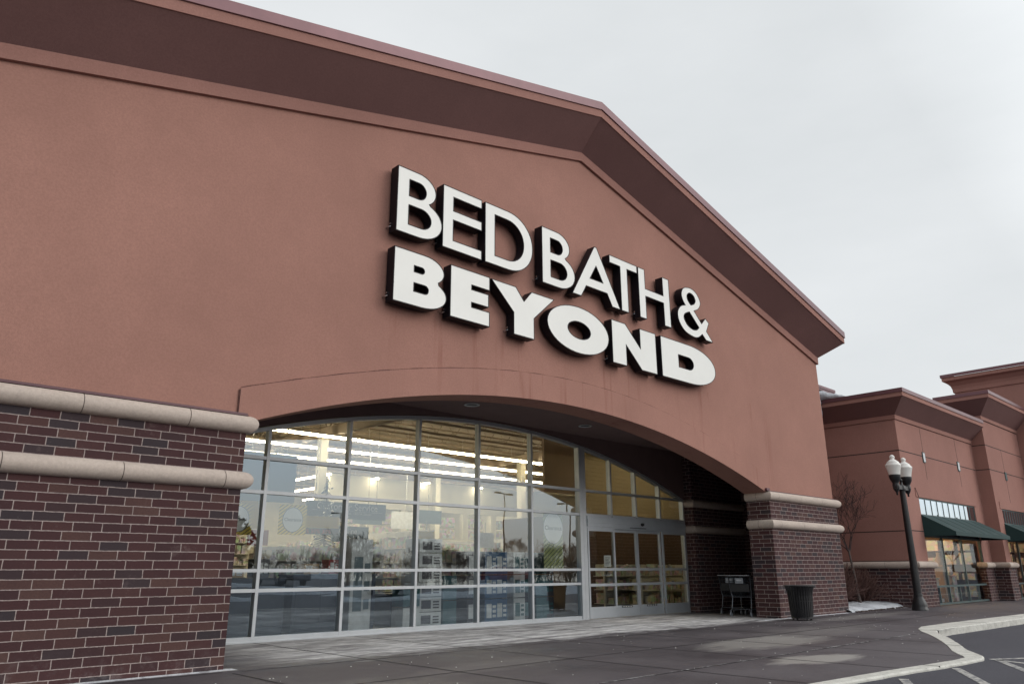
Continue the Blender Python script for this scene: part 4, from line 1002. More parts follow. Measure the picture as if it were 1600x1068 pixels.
# shopping carts: local +Y is the front of the basket, handle at the back
def cart():
    o = empty('shopping_cart', (0, 0, 0), 'x', 'shopping cart')
    bk, ft = 0.0, .82   # y of back and front at basket top
    W1, W0, Wb = .29, .26, .20
    def P3(u, y, z): # u -1..1 across, narrowing to the front
        w = W1 + (Wb-W1)*(y/ft); return (u*w, y, z)
    zt, zb = .98, .50
    m = MB()
    def bottom(y): return zb+.06*(y/ft)
    def top(y): return zt-.10*(y/ft)
    for s in (-1, 1):
        for i in range(17):
            y = ft*i/16; m.tube([P3(s, y, top(y)), P3(s*.93, max(.10, y), bottom(y))], .0035, 4, False)
        for f in (0, .25, .5, .75, 1): m.tube([P3(s, .0+.10*(1-f), bottom(0)+(top(0)-bottom(0))*f), P3(s, ft, bottom(ft)+(top(ft)-bottom(ft))*f)], .005 if f not in (0, 1) else .008, 5, False)
    for i in range(9):
        u = -1+2*i/8; m.tube([P3(u, ft, top(ft)), P3(u*.93, ft, bottom(ft)), P3(u*.93, .10, bottom(.1))], .0035, 4, False)
        m.tube([P3(u, .02, top(0)-.02), P3(u*.95, .10, bottom(0))], .0035, 4, False)
    for f in (0, .2, .4, .6, .8, 1): m.tube([P3(-1, .10-.08*f, zb+.44*f), P3(1, .10-.08*f, zb+.44*f)], .0045, 4, False)
    for f in (0, .5, 1): m.tube([P3(-1, ft, bottom(ft)+.32*f), P3(1, ft, bottom(ft)+.32*f)], .006, 4, False)
    m.build('basket', 'cart_wire', o)
    m = MB()
    for s in (-1, 1):
        m.tube([(s*.295, -.07, 1.0), (s*.295, .0, .985), (s*.27, .07, .56), (s*.25, .09, .46), (s*.26, .03, .18), (s*.27, -.02, .14)], .014, 8)
        m.tube([(s*.27, -.02, .15), (s*.22, .78, .15)], .014, 8); m.tube([(s*.25, .09, .46), (s*.20, .70, .52)], .012, 8)
    m.tube([(-.26, .02, .18), (.26, .02, .18)], .012, 8); m.tube([(-.22, .76, .15), (.22, .76, .15)], .012, 8); m.tube([(-.26, .09, .47), (.26, .09, .47)], .012, 8)
    m.build('frame', 'cart_frame', o)
    m = MB(); m.tube([(-.30, -.07, 1.0), (.30, -.07, 1.0)], .018, 10); m.build('handle', 'chrome', o)
    m = MB(); m.box(-.11, .11, -.005, .008, .80, .935); pl = m.build('label_plate', 'grey_plastic', o)
    m = MB(); 
    for i in range(5): m.box(-.075+i*.03, -.056+i*.03, -.008, -.005, .86, .90)
    m.build('plate_print', 'box_white', pl)
    m = MB(); m.box(-.25, .25, .01, .03, .60, .78); m.build('seat_flap', 'rubber', o)
    for s in (-1, 1):
        for y in (-.02, .76):
            w = .27 if y < 0 else .22
            m = MB(); c = Vector((s*w, y, .062)); 
            m.tube([c+Vector((-.014, 0, 0)), c+Vector((.014, 0, 0))], .06, 16); m.build('wheel', 'grey_plastic', o)
            m = MB(); m.box(s*w-.022, s*w-.018, y-.02, y+.02, .05, .15); m.box(s*w+.018, s*w+.022, y-.02, y+.02, .05, .15); m.box(s*w-.022, s*w+.022, y-.02, y+.02, .13, .155)
            m.build('caster_fork', 'cart_frame', o)
    return o
c1 = cart(); c1.location = (18.28, 10.74, 0); c1.rotation_euler = (0, 0, R(-84))
c2 = copy_tree(c1); c2.location = (18.85, 11.72, 0); c2.rotation_euler = (0, 0, R(-80))
c2.location = (18.95, 11.42, 0)
tag(c1, 'dark shopping cart with a light handle, nearer to the brick pier', 'shopping cart', 'shopping carts left in the porch')
tag(c2, 'dark shopping cart further back against the porch brick wall', 'shopping cart', 'shopping carts left in the porch')
# street lamp
o = empty('street_lamp', (24.36, 8.59, 0), 'black fluted street lamp with two acorn lights near the snow bed', 'street lamp')
fl = lambda j: 1.0 if j % 2 else .90
m = MB(); m.lathe((0, 0, 0), [(.22, 0), (.22, .05), (.20, .07), (.205, .14), (.185, .24), (.145, .34), (.115, .42), (.125, .46), (.115, .50)], 24, flute=lambda j: 1.0 if j % 3 else .95); m.build('base', 'black_metal', o)
m = MB(); m.lathe((0, 0, 0), [(.108, .48), (.100, 1.6), (.088, 2.8), (.078, 3.72)], 32, flute=fl); m.build('pole', 'black_metal', o)
m = MB(); m.box(-.53, .53, -.055, .055, 3.70, 3.83); m.lathe((0, 0, 0), [(.09, 3.66), (.10, 3.70), (.10, 3.83), (.04, 3.86), (.03, 3.98), (.05, 4.0), (.02, 4.06), (0, 4.08)], 16); m.build('cross_arm', 'black_metal', o)
for s in (-1, 1):
    c = (s*.44, 0, 0)
    m = MB(); m.lathe(c, [(.0, 3.50), (.03, 3.53), (.025, 3.58), (.07, 3.66), (.09, 3.72), (.10, 3.83), (.085, 3.88), (.11, 3.94), (.15, 4.02), (.165, 4.10), (.165, 4.15)], 20); a = m.build('lamp_pot', 'black_metal', o)
    m = MB(); m.lathe(c, [(.155, 4.15), (.175, 4.25), (.215, 4.42), (.225, 4.45), (.215, 4.48), (.17, 4.53), (.175, 4.55), (.12, 4.60), (.075, 4.64), (.05, 4.66), (.075, 4.70), (.07, 4.75), (.03, 4.79), (0, 4.80)], 32, flute=lambda j: 1.0 if j % 2 else .985); m.build('acorn_globe', 'lamp_glass', a)
o.scale = (1, 1, .92)
# ================================================================== PLANTS
def grow(mb, p, d, length, rad, depth, rnd, spread=.55, minr=.002, up=.10, segs=3, wob=.13):
    pts = [p]; rr = [rad]; q = p.copy(); dd = d.copy()
    for i in range(segs):
        dd = (dd + Vector((rnd.uniform(-wob, wob), rnd.uniform(-wob, wob), rnd.uniform(-wob*.4, wob*.8)+up*.4))).normalized()
        q = q + dd*length/segs; pts.append(q.copy()); rr.append(max(minr, rad*(1-.38*(i+1)/segs)))
    mb.tube(pts, rr, 6 if rad > .02 else 3, False)
    if depth <= 0: return
    nb = rnd.choice((2, 3, 3)) if depth > 1 else rnd.choice((2, 3, 4))
    for i in range(nb):
        t = rnd.uniform(.45, 1.0) if i else 1.0; k_ = t*segs; a = min(int(k_), segs-1); pos = pts[a].lerp(pts[a+1], k_-a)
        ang = rnd.uniform(0, 6.28); s_ = spread*rnd.uniform(.6, 1.25)
        side = dd.orthogonal().normalized(); side.rotate(Matrix.Rotation(ang, 3, dd))
        nd = (dd*math.cos(s_)+side*math.sin(s_)+Vector((0, 0, up))).normalized()
        grow(mb, pos, nd, length*rnd.uniform(.62, .85), max(minr, rr[min(a+1, segs)]*rnd.uniform(.55, .75)), depth-1, rnd, spread, minr, up, segs, wob)
rnd = random.Random(11)
BX, BY = 24.55, 10.35
o = empty('bare_tree', (BX, BY, .12), 'small leafless tree with a slim trunk standing in the snow bed by the brick pier', 'tree')
m = MB(); m.tube([(0, 0, 0), (.01, .05, .35), (.02, .07, .7), (.02, .12, 1.1), (.05, .18, 1.6)], [.052, .044, .040, .035, .030], 8); m.build('trunk', 'bark', o)
m = MB()
for dx, dy, ln in ((-.7, .3, 1.1), (.1, .1, 1.25), (.6, -.5, 1.0), (-.2, -.6, 1.0), (-.5, .7, .9), (.5, .4, .8)):
    grow(m, Vector((.05, .17, 1.5)), Vector((dx*.8, dy*.8, 1)).normalized(), ln*.86, .020, 4, rnd, .72, .004, .06, 5, .34)
m.build('crown', 'twig', o)
# dry shrubs in the bed
for i, (x, y, s_) in enumerate([(23.3, 10.7, .62), (24.0, 10.9, .75), (24.9, 10.9, .75), (25.3, 10.55, .6)]):
    m = MB()
    for q in range(60):
        a = rnd.uniform(0, 6.28); e = rnd.uniform(.25, 1.3); d = Vector((math.cos(a)*math.cos(e), math.sin(a)*math.cos(e), math.sin(e)))
        grow(m, Vector((rnd.uniform(-.06, .06), rnd.uniform(-.06, .06), 0)), d, s_*rnd.uniform(.5, .85), .009, 2, rnd, .5, .006, .05, 2)
    ob = m.build('shrub', 'shrub_red', None, loc=(x, y, .14))
    tag(ob, 'leafless reddish shrub, ' + ['nearest the pier', 'just left of the bare tree trunk', 'just right of the bare tree trunk', 'nearest the neighbouring shop wall'][i], 'shrub', 'dry shrubs in the snow bed')
# snow bed with an uneven front edge
m = MB(); nx, ny = 60, 22
rn = random.Random(5); 
import mathutils
def hsn(x, y): return mathutils.noise.noise(Vector((x*1.3, y*1.3, 0)))*.05 + mathutils.noise.noise(Vector((x*5, y*5, 3)))*.022
grid = []
for i in range(nx+1):
    row = []
    for j in range(ny+1):
        x = 21.9+(26.1-21.9)*i/nx; yf = 9.50+.10*mathutils.noise.noise(Vector((x*2.5, 0, 0)))+.03*(x-22); y = yf+(13.25-yf)*(j/ny)**1.5
        e = min(1, j/2.5); row.append(m.vert((x, y, -.01+e*(.11+hsn(x, y)+.07*min(1, max(0, (y-9.6)/1.2))))))
    grid.append(row)
for i in range(nx):
    for j in range(ny): m.face([grid[i][j], grid[i+1][j], grid[i+1][j+1], grid[i][j+1]], True)
tag(m.build('snow_bed', 'snow'), kind='structure')
m = MB()
for i in range(90):
    x = random.uniform(22.1, 26.0); y = 9.46+.03*(x-22)+random.uniform(-.05, .05); s_ = random.uniform(.012, .035)
    m.obox((x, y, s_*.5), (s_, 0, 0), (0, s_, 0), (s_*.2, 0, s_*.6))
tag(m.build('mulch', 'bark'), kind='stuff')
def snow_lump(name, pts, rad, label, kind=None, mat='snow'):
    m = MB(); m.tube(pts, rad, 10); o = m.build(name, mat); o.modifiers.new('s', 'SUBSURF').levels = 1; o.modifiers['s'].render_levels = 2
    tx = bpy.data.textures.new('n', 'CLOUDS'); tx.noise_scale = .25; dm = o.modifiers.new('d', 'DISPLACE'); dm.texture = tx; dm.strength = .12; dm.texture_coords = 'GLOBAL'
    return tag(o, label, 'snow', kind=kind)
# ================================================================== NEIGHBOURING SHOPS
def shop(name, loc, label): return empty(name, loc, label, 'shop')
XW, YW, XE = 26.05, 9.10, 33.85
s1 = shop('corner_shop', (26, 9, 0), 'rose stucco shop block with flared cornice beside the snow bed')
def wallf(m, x0, x1, y, z0, z1, holes=()):
    """front wall facing -Y with rectangular holes (x0,x1,z0,z1)"""
    xs = sorted({x0, x1, *[h[0] for h in holes], *[h[1] for h in holes]}); zs = sorted({z0, z1, *[h[2] for h in holes], *[h[3] for h in holes]})
    for a, b in zip(xs, xs[1:]):
        for c, d in zip(zs, zs[1:]):
            if any(h[0] <= (a+b)/2 <= h[1] and h[2] <= (c+d)/2 <= h[3] for h in holes): continue
            m.quad((a, y, c), (b, y, c), (b, y, d), (a, y, d))
    for h in holes:
        a, b, c, d = h; t = .16
        m.quad((a, y, c), (a, y+t, c), (a, y+t, d), (a, y, d)); m.quad((b, y+t, c), (b, y, c), (b, y, d), (b, y+t, d)); m.quad((a, y, d), (a, y+t, d), (b, y+t, d), (b, y, d))
    return m
m = wallf(MB(), XW, XE, YW, 1.25, 6.0, [(27.15, 32.86, 1.25, 3.39)]); m.quad((XW, 13.04, 1.25), (XW, YW, 1.25), (XW, YW, 6.0), (XW, 13.04, 6.0))
P(m, 'stucco_wall', 'stucco_plain', s1)
m = MB(); yb = YW-.05
m.quad((XW-.05, yb, -.05), (27.42, yb, -.05), (27.42, yb, 1.2), (XW-.05, yb, 1.2)); m.quad((27.42, yb, -.05), (27.42, YW+.16, -.05), (27.42, YW+.16, 1.2), (27.42, yb, 1.2))
P(m, 'brick_base', 'brick_dark', s1); m2_ = MB(); m2_.quad((XW-.05, 13.04, -.05), (XW-.05, yb, -.05), (XW-.05, yb, 1.2), (XW-.05, 13.04, 1.2)); P(m2_, 'brick_base', 'brick_dark', s1); m = MB()
m.quad((32.80, yb, -.05), (XE, yb, -.05), (XE, yb, 1.2), (32.80, yb, 1.2))
m.quad((32.80, YW+.16, -.05), (32.80, yb, -.05), (32.80, yb, 1.2), (32.80, YW+.16, 1.2))
P(m, 'brick_base', 'brick_dark', s1)
band([(XW-.05, 13.04), (XW-.05, yb), (27.42, yb), (27.42, YW+.16)], 1.262, .105, parent=s1, phase=.6); band([(32.80, YW+.2), (32.80, yb), (XE-.05, yb)], 1.262, .105, parent=s1, phase=.6)
# joints and trims (reveals are thin dark strips on the wall, their colour standing for slot shade)
def reveals(parent, hx, vx):
    m = MB()
    for x0, x1, y, z in hx: m.box(x0, x1, y-.003, y+.01, z-.014, z+.014)
    for x, y, z0, z1 in vx: m.box(x-.010, x+.010, y-.0025, y+.01, z0, z1)
    return m
m = reveals(s1, [(XW, XE, YW, 4.83), (XW, 27.15, YW, 2.30), (32.86, XE, YW, 2.30), (XW, XE, YW, 5.855)], [(28.24, YW, 4.05, 5.85), (31.80, YW, 4.05, 5.85), (30.0, YW, 3.42, 3.70)])
for z in (4.83, 2.30, 5.855): m.box(XW-.003, XW+.01, YW-.003, 13.04, z-.014, z+.014)
m.box(XW-.003, XW+.01, YW-.003, 13.04, 1.375, 1.392)
P(m, 'wall_joint', 'joint', s1)
def ssweep(mb, prof, x0, x1, yf, left_to, right_end='flat', right_to=None):
    """cornice profile (out, z) along the front and the left return, mitred"""
    for (o0, z0), (o1, z1) in zip(prof, prof[1:]):
        xr0 = x1 + (o0 if right_to else 0); xr1 = x1 + (o1 if right_to else 0)
        mb.quad((x0-o0, yf-o0, z0), (xr0, yf-o0, z0), (xr1, yf-o1, z1), (x0-o1, yf-o1, z1))
        lt0 = left_to+(o0 if right_end == 'mitre' else 0); lt1 = left_to+(o1 if right_end == 'mitre' else 0)
        mb.quad((x0-o0, lt0, z0), (x0-o0, yf-o0, z0), (x0-o1, yf-o1, z1), (x0-o1, lt1, z1))
        if right_end == 'mitre': mb.quad((x0-o0, lt0, z0), (x0+8, lt0, z0), (x0+8, lt1, z1), (x0-o1, lt1, z1))
        if right_to: mb.quad((xr0, yf-o0, z0), (xr0, right_to, z0), (xr1, right_to, z1), (xr1, yf-o1, z1))
def cornice(parent, x0, x1, yf, left_to, zt, zf, zm, ztop, out, **kw):
    m = MB(); ssweep(m, [(0, zt-.14), (.035, zt-.14), (.04, zt)], x0, x1, yf, left_to, **kw); P(m, 'trim', 'stucco_plain', parent)
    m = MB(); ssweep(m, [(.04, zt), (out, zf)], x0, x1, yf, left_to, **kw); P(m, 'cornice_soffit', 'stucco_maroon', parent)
    m = MB(); ssweep(m, [(out, zf), (out+.015, zf), (out+.015, zm)], x0, x1, yf, left_to, **kw); P(m, 'fascia', 'stucco_plain', parent)
    m = MB(); ssweep(m, [(out+.01, zm-.003), (out+.04, zm), (out+.04, ztop), (out-.15, ztop+.02)], x0, x1, yf, left_to, **kw); P(m, 'metal_edge', 'cap_metal', parent)
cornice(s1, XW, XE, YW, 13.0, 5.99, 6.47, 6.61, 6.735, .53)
m = MB(); m.quad((XW-.4, YW-.4, 6.74), (XE, YW-.4, 6.74), (XE, 13.2, 6.74), (XW-.4, 13.2, 6.74)); P(m, 'roof', 'cap_metal', s1)
for x in (28.20, 31.76):
    m = MB(); m.box(x-.11, x+.11, YW-.03, YW, 4.62, 4.97); a = P(m, 'wall_box', 'green_frame', s1)
    m = MB(); m.box(x-.085, x+.085, YW-.034, YW-.03, 4.65, 4.94); P(m, 'lens', 'box_white', a)
def shopfront(parent, x0, x1, y, muls, low, zt=2.17, trans=(2.83, 3.39), ntr=10):
    f = MB(); y0, y1 = y+.03, y+.10
    for x in [x0+.02]+list(muls)+[x1-.02]: f.box(x-.03, x+.03, y0-.01, y1, .02, 2.9)
    for z in (.05, .59, 2.16): f.box(x0, x1, y0-.008, y1, z-.03, z+.03)
    for x in low: f.box(x-.025, x+.025, y0-.005, y1, .05, .59)
    f.box(x0, x1, y0-.01, y1, trans[0]-.03, trans[0]+.03); f.box(x0, x1, y0-.01, y1, trans[1]-.04, trans[1])
    for i in range(ntr+1):
        x = x0+.02+(x1-x0-.04)*i/ntr; f.box(x-.025, x+.025, y0-.006, y1, trans[0], trans[1])
    fo = P(f, 'shop_window', 'green_frame', parent)
    g = MB(); g.quad((x0, y0+.004, .05), (x1, y0+.004, .05), (x1, y0+.004, 2.17), (x0, y0+.004, 2.17)); P(g, 'glass_pane', 'shop_glass', fo)
    g = MB(); g.quad((x0, y0+.004, trans[0]), (x1, y0+.004, trans[0]), (x1, y0+.004, trans[1]), (x0, y0+.004, trans[1])); P(g, 'transom_pane', 'transom_glass', fo)
    g = MB(); g.box(x0, x1, y1+.02, y1+.05, 2.17, 2.8); P(g, 'spandrel', 'box_dark', fo)
    # room behind the glass
    r_ = MB(); d = 3.7
    r_.quad((x0-.3, y1+.1, 0.01), (x1+.3, y1+.1, .01), (x1+.3, y1+d, .01), (x0-.3, y1+d, .01)); r_.quad((x0-.3, y1+d, 0), (x1+.3, y1+d, 0), (x1+.3, y1+d, 2.9), (x0-.3, y1+d, 2.9))
    r_.quad((x0-.3, y1, 0), (x0-.3, y1+d, 0), (x0-.3, y1+d, 2.9), (x0-.3, y1, 2.9)); r_.quad((x1+.3, y1+d, 0), (x1+.3, y1, 0), (x1+.3, y1, 2.9), (x1+.3, y1+d, 2.9)); r_.quad((x0-.3, y1, 2.9), (x1+.3, y1, 2.9), (x1+.3, y1+d, 2.9), (x0-.3, y1+d, 2.9))
    P(r_, 'shop_room', 'brown_wall', parent)
    r_ = MB()
    for q in range(3): r_.box(x0+.6+q*(x1-x0)/3.2, x0+1.5+q*(x1-x0)/3.2, y1+1.0, y1+1.9, 2.84, 2.88)
    P(r_, 'added_light_panel', 'added_shop_light', parent)  # warm glowing panels added to brighten the room
    r_ = MB(); t = x0
    while t < x1-.4:
        w_ = random.uniform(.25, .6)
        for z in (.2, .8, 1.4, 1.95): r_.box(t, t+w_*.9, y1+d-.5, y1+d-.1, z, z+random.uniform(.2, .5))
        t += w_
    for s_ in range(6):
        yy = y1+.25+s_*.55
        for z in (.15, .75, 1.3, 1.8): r_.box(x1-.15, x1+.25, yy, yy+.42, z, z+random.uniform(.22, .45))
    tag(P(r_, 'wall_goods', 'products', parent), kind='stuff')
    r_ = MB()
    for s_ in range(4):
        xx = x0+.8+s_*(x1-x0-1.2)/4
        r_.box(xx, xx+.7, y1+1.4, y1+1.9, 0, .95); r_.box(xx+.05, xx+.65, y1+1.45, y1+1.85, .95, .99)
        r_.lathe((xx+.35, y1+1.65, .99), [(.10, 0), (.14, .15), (.09, .30), (.13, .34), (.11, .55), (.05, .6)], 12)
    P(r_, 'display_counter', 'box_dark', parent)
shopfront(s1, 27.15, 32.86, YW, (28.80, 30.75), (27.87, 28.84, 29.83, 30.78, 31.85))
def awning(parent, x0, x1, y, zt=2.83, zf=2.27, zv=2.15, out=.95):
    m = MB(); f = y-out; n = 1
    m.quad((x0, f, zf), (x1, f, zf), (x1, y, zt), (x0, y, zt)); m.quad((x0, f, zv), (x1, f, zv), (x1, f, zf), (x0, f, zf))
    m.poly([(x0, y, zt), (x0, y, zv), (x0, f, zv), (x0, f, zf)]); m.poly([(x1, y, zt), (x1, f, zf), (x1, f, zv), (x1, y, zv)])
    a = P(m, 'awning', 'awning_green', parent)
    s = MB()
    k_ = int((x1-x0)/1.15)
    for i in range(1, k_+1):
        x = x0+(x1-x0)*i/(k_+1); s.obox((x, (f+y)/2, (zf+zt)/2+.004), (.008, 0, 0), (0, out/2, (zt-zf)/2), (0, -.002, .003))
    P(s, 'seam', 'awning_green', a)
    s = MB(); s.tube([(x0+.02, f+.02, zv+.01), (x1-.02, f+.02, zv+.01)], .016, 6); s.tube([(x0+.02, f+.02, zv+.01), (x0+.02, y, zv+.01)], .016, 6); s.tube([(x1-.02, f+.02, zv+.01), (x1-.02, y, zv+.01)], .016, 6)
    P(s, 'awning_frame', 'green_frame', a)
awning(s1, 27.13, 33.02, YW)
# raised stucco surround over the window
m = MB(); m.box(26.90, 27.12, YW-.02, YW, 3.395, 3.68); m.box(27.12, 33.1, YW-.02, YW, 3.395, 3.68); P(m, 'window_surround', 'stucco_plain', s1)
m = MB(); m.obox((27.0, YW-.026, 3.54), (.010, 0, 0), (0, .004, 0), (-.10, 0, .14)); P(m, 'wall_joint', 'joint', s1)
# lit things in the shop
for i, (x, z) in enumerate([(27.9, 2.35), (29.6, 2.45), (31.4, 2.4)]):
    m = MB(); m.lathe((x, 11.2, z-.25), [(0, 0), (.13, .03), (.16, .12), (.10, .22), (0, .25)], 16); o = m.build('pendant_lamp', 'warm_lamp')
    tag(o, ['left', 'middle', 'right'][i]+' warm pendant lamp glowing inside the corner shop', 'lamp', 'pendant lamps in the corner shop')
for i, (x, h_, mt) in enumerate([(28.0, 1.3, 'carton'), (29.2, 1.6, 'box_red'), (30.2, 1.1, 'products'), (31.2, 1.7, 'tan_wall'), (32.1, 1.2, 'products')]):
    m = MB(); m.box(-.3, .3, -.2, .2, 0, .12); m.box(-.22, .22, -.14, .14, .12, h_*.7); m.box(-.28, .28, -.18, .18, h_*.7, h_*.74); m.lathe((0, 0, h_*.74), [(.10, 0), (.14, h_*.10), (.06, h_*.2), (.08, h_*.26)], 12)
    o = m.build('display_stand', mt, None, loc=(x, 10.1, .02)); tag(o, ['first', 'second', 'third', 'fourth', 'fifth'][i]+' display stand from the left in the corner shop window', 'display stand', 'display stands in the corner shop window')
# second, taller block
s2 = shop('tall_shop', (36, 8.6, 0), 'taller rose stucco shop block with a flared cornice behind the awning')
Y2, X2, X3 = 8.62, 33.85, 38.85
m = wallf(MB(), X2, X3, Y2, 1.25, 7.05, [(34.50, X3-.35, 1.25, 3.35)]); m.quad((X2, 10.0, 1.25), (X2, Y2, 1.25), (X2, Y2, 7.05), (X2, 10.0, 7.05)); m.quad((X2, 10, 5.5), (X3, 10, 5.5), (X3, 10, 7.1), (X2, 10, 7.1))
P(m, 'stucco_wall', 'stucco_plain', s2)
yb = Y2-.05; m = MB(); m.quad((X2-.05, yb, -.05), (34.75, yb, -.05), (34.75, yb, 1.2), (X2-.05, yb, 1.2)); m.quad((X2-.05, YW, -.05), (X2-.05, yb, -.05), (X2-.05, yb, 1.2), (X2-.05, YW, 1.2)); m.quad((34.75, yb, -.05), (34.75, Y2+.16, -.05), (34.75, Y2+.16, 1.2), (34.75, yb, 1.2))
P(m, 'brick_base', 'brick_dark', s2)
band([(X2-.05, YW-.06), (X2-.05, yb), (34.75, yb), (34.75, Y2+.16)], 1.262, .105, parent=s2, phase=.7)
m = reveals(s2, [(X2, X3, Y2, 4.83), (X2, X3, Y2, 5.78), (X2, X3, Y2, 6.78)], [(35.9, Y2, 3.66, 4.82), (35.9, Y2, 4.84, 5.77)])
for z in (4.83, 5.78): m.box(X2-.003, X2+.01, Y2-.003, YW-.01, z-.014, z+.014)
P(m, 'wall_joint', 'joint', s2)
m = MB(); m.box(35.80, 36.02, Y2-.03, Y2, 4.55, 4.88); P(m, 'wall_box', 'green_frame', s2)
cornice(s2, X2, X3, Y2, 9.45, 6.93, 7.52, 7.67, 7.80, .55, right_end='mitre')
m = MB(); m.quad((X2-.3, Y2-.3, 7.81), (X3, Y2-.3, 7.81), (X3, 9.9, 7.81), (X2-.3, 9.9, 7.81)); P(m, 'roof', 'cap_metal', s2)
shopfront(s2, 34.50, X3-.35, Y2, (35.9, 37.2), (35.2, 36.5), trans=(2.80, 3.35), ntr=12)
awning(s2, 34.48, X3-.3, Y2, zt=2.80)
m = MB(); m.box(34.28, X3, Y2-.02, Y2, 3.355, 3.62); P(m, 'window_surround', 'stucco_plain', s2)
# third, tallest block: only its left wall and cornice are in the picture
s3 = shop('far_shop', (39, 9, 0), 'tallest rose stucco shop block with a stepped cornice at the far end')
X4, zt, Y4 = 38.9, 9.05, 7.45
m = MB(); m.quad((X4, 10.75, 0), (X4, Y4, 0), (X4, Y4, zt), (X4, 10.75, zt)); m.quad((X4, 10.75, 0), (X4, 10.75, zt), (X4+6, 10.75, zt), (X4+6, 10.75, 0)); m.quad((X4, Y4, 0), (X4+6, Y4, 0), (X4+6, Y4, zt), (X4, Y4, zt)); P(m, 'stucco_wall', 'stucco_plain', s3)
kw = dict(right_end='mitre')
m = MB(); ssweep(m, [(0, zt-.05), (.05, zt-.05), (.06, zt+.12)], X4, X4+6, Y4, 10.75, **kw); P(m, 'trim', 'stucco_plain', s3)
m = MB(); ssweep(m, [(.06, zt+.12), (.10, zt+.26), (.22, zt+.42), (.36, zt+.50)], X4, X4+6, Y4, 10.75, **kw); P(m, 'cornice_soffit', 'stucco_plain', s3)
m = MB(); ssweep(m, [(.36, zt+.50), (.36, zt+.66)], X4, X4+6, Y4, 10.75, **kw); P(m, 'fascia', 'stucco_plain', s3)
m = MB(); ssweep(m, [(.40, zt+.66), (.40, zt+.80), (.0, zt+.82)], X4, X4+6, Y4, 10.75, **kw); P(m, 'metal_edge', 'cap_metal', s3)
# snow caught on the roof corner beside the store, and the roof edge over it
sn = snow_lump('roof_snow', [(25.42, 11.6, 6.80), (25.47, 11.25, 6.93), (25.55, 10.95, 6.84), (25.6, 10.65, 6.78), (25.6, 10.40, 6.74)], [.16, .20, .13, .09, .03], 'clump of snow on the shop roof corner beside the gable wall')
sn2 = snow_lump('roof_snow', [(25.40, 11.32, 6.80), (25.36, 11.28, 6.45), (25.40, 11.25, 6.12)], [.12, .13, .04], 'lower tongue of snow hanging beside the gable wall')
m = MB(); m.box(22.1, 27.42, 11.50, 11.9, 7.27, 7.33); m.box(22.1, 27.42, 11.48, 11.9, 7.34, 7.44); m.box(22.1, 27.35, 11.85, 11.95, 6.7, 7.27); P(m, 'roof_edge', 'cap_metal', store)
# ================================================================== ACROSS THE LOT (seen mirrored in the glass)
def tree_proto(seed, h):
    r_ = random.Random(seed); o = empty('leafless_tree', (0, 0, 0), 'x', 'tree')
    m = MB(); m.tube([(0, 0, 0), (.05, .02, h*.15), (0, .05, h*.3)], [.16, .13, .11], 7); m.build('trunk', 'bark', o)
    m = MB()
    for i in range(5):
        a = r_.uniform(0, 6.28); grow(m, Vector((0, .05, h*.28)), Vector((math.cos(a)*.5, math.sin(a)*.5, 1)).normalized(), h*.27, .07, 5, r_, .5, .014, .1, 2)
    m.build('crown', 'twig', o); return o
protos = [tree_proto(3, 6.5), tree_proto(8, 7.5)]; rt_ = random.Random(4); cnt = 0
for i in range(46):
    x = 30 + i*7.5 + rt_.uniform(-3, 3); y = -95+rt_.uniform(-14, 14) - i*.8
    if i >= 34: x, y = 140+rt_.uniform(-12, 30), -4-(i-34)*6.5
    o = protos[cnt] if cnt < 2 else copy_tree(protos[i % 2]); cnt += 1
    o.location = (x-20, y, -.13); o.rotation_euler = (0, 0, rt_.uniform(0, 6.28)); s_ = rt_.uniform(.7, 1.25); o.scale = (s_*1.35, s_*1.35, s_)
    tag(o, 'leafless tree in the belt across the parking lot, mirrored in the store windows', 'tree', 'leafless trees across the parking lot')
m = MB(); rt2 = random.Random(9)
for i in range(300):
    x = -40 + i*1.5 + rt2.uniform(-1, 1); y = -150+rt2.uniform(-14, 14); hh = rt2.uniform(3.4, 5.6)
    for q in range(4):
        a = rt2.uniform(0, 6.28); e = rt2.uniform(.9, 1.5)
        grow(m, Vector((x+rt2.uniform(-.8, .8), y, -.1)), Vector((math.cos(a)*math.cos(e), math.sin(a)*math.cos(e), math.sin(e))), hh*.55, .09, 3, rt2, .75, .035, .04, 2)
tag(m.build('far_woodland', 'twig'), kind='stuff')
def dense(x, y, h, w, label):
    o = empty('evergreen_tree', (x, y, -.1), label, 'tree'); r_ = random.Random(int(x*10))
    m = MB(); m.tube([(0, 0, 0), (0, 0, h*.5)], [.2, .12], 7); m.build('trunk', 'bark', o)
    m = MB()
    for i in range(1500):
        t = r_.uniform(0, 1); a = r_.uniform(0, 6.28); zz = h*(.12+.88*t); rr = w*math.sqrt(max(0, 1-(2*abs(t-.45))**2.2))*r_.uniform(.35, 1.05)
        c = Vector((rr*math.cos(a), rr*math.sin(a), zz)); s_ = r_.uniform(.12, .32)
        u = Vector((r_.uniform(-1, 1), r_.uniform(-1, 1), r_.uniform(-1, 1))).normalized(); v_ = u.orthogonal().normalized()
        m.face([m.vert(c+u*s_), m.vert(c+v_*s_), m.vert(c-u*s_*.7)])
    m.build('crown', 'needles', o)
dense(17.0, -24, 5.4, 2.3, 'round dark evergreen across the lot, mirrored in the first window bay')
dense(24.5, -30, 5.4, 1.9, 'second dark evergreen across the lot, mirrored in the second window bay')
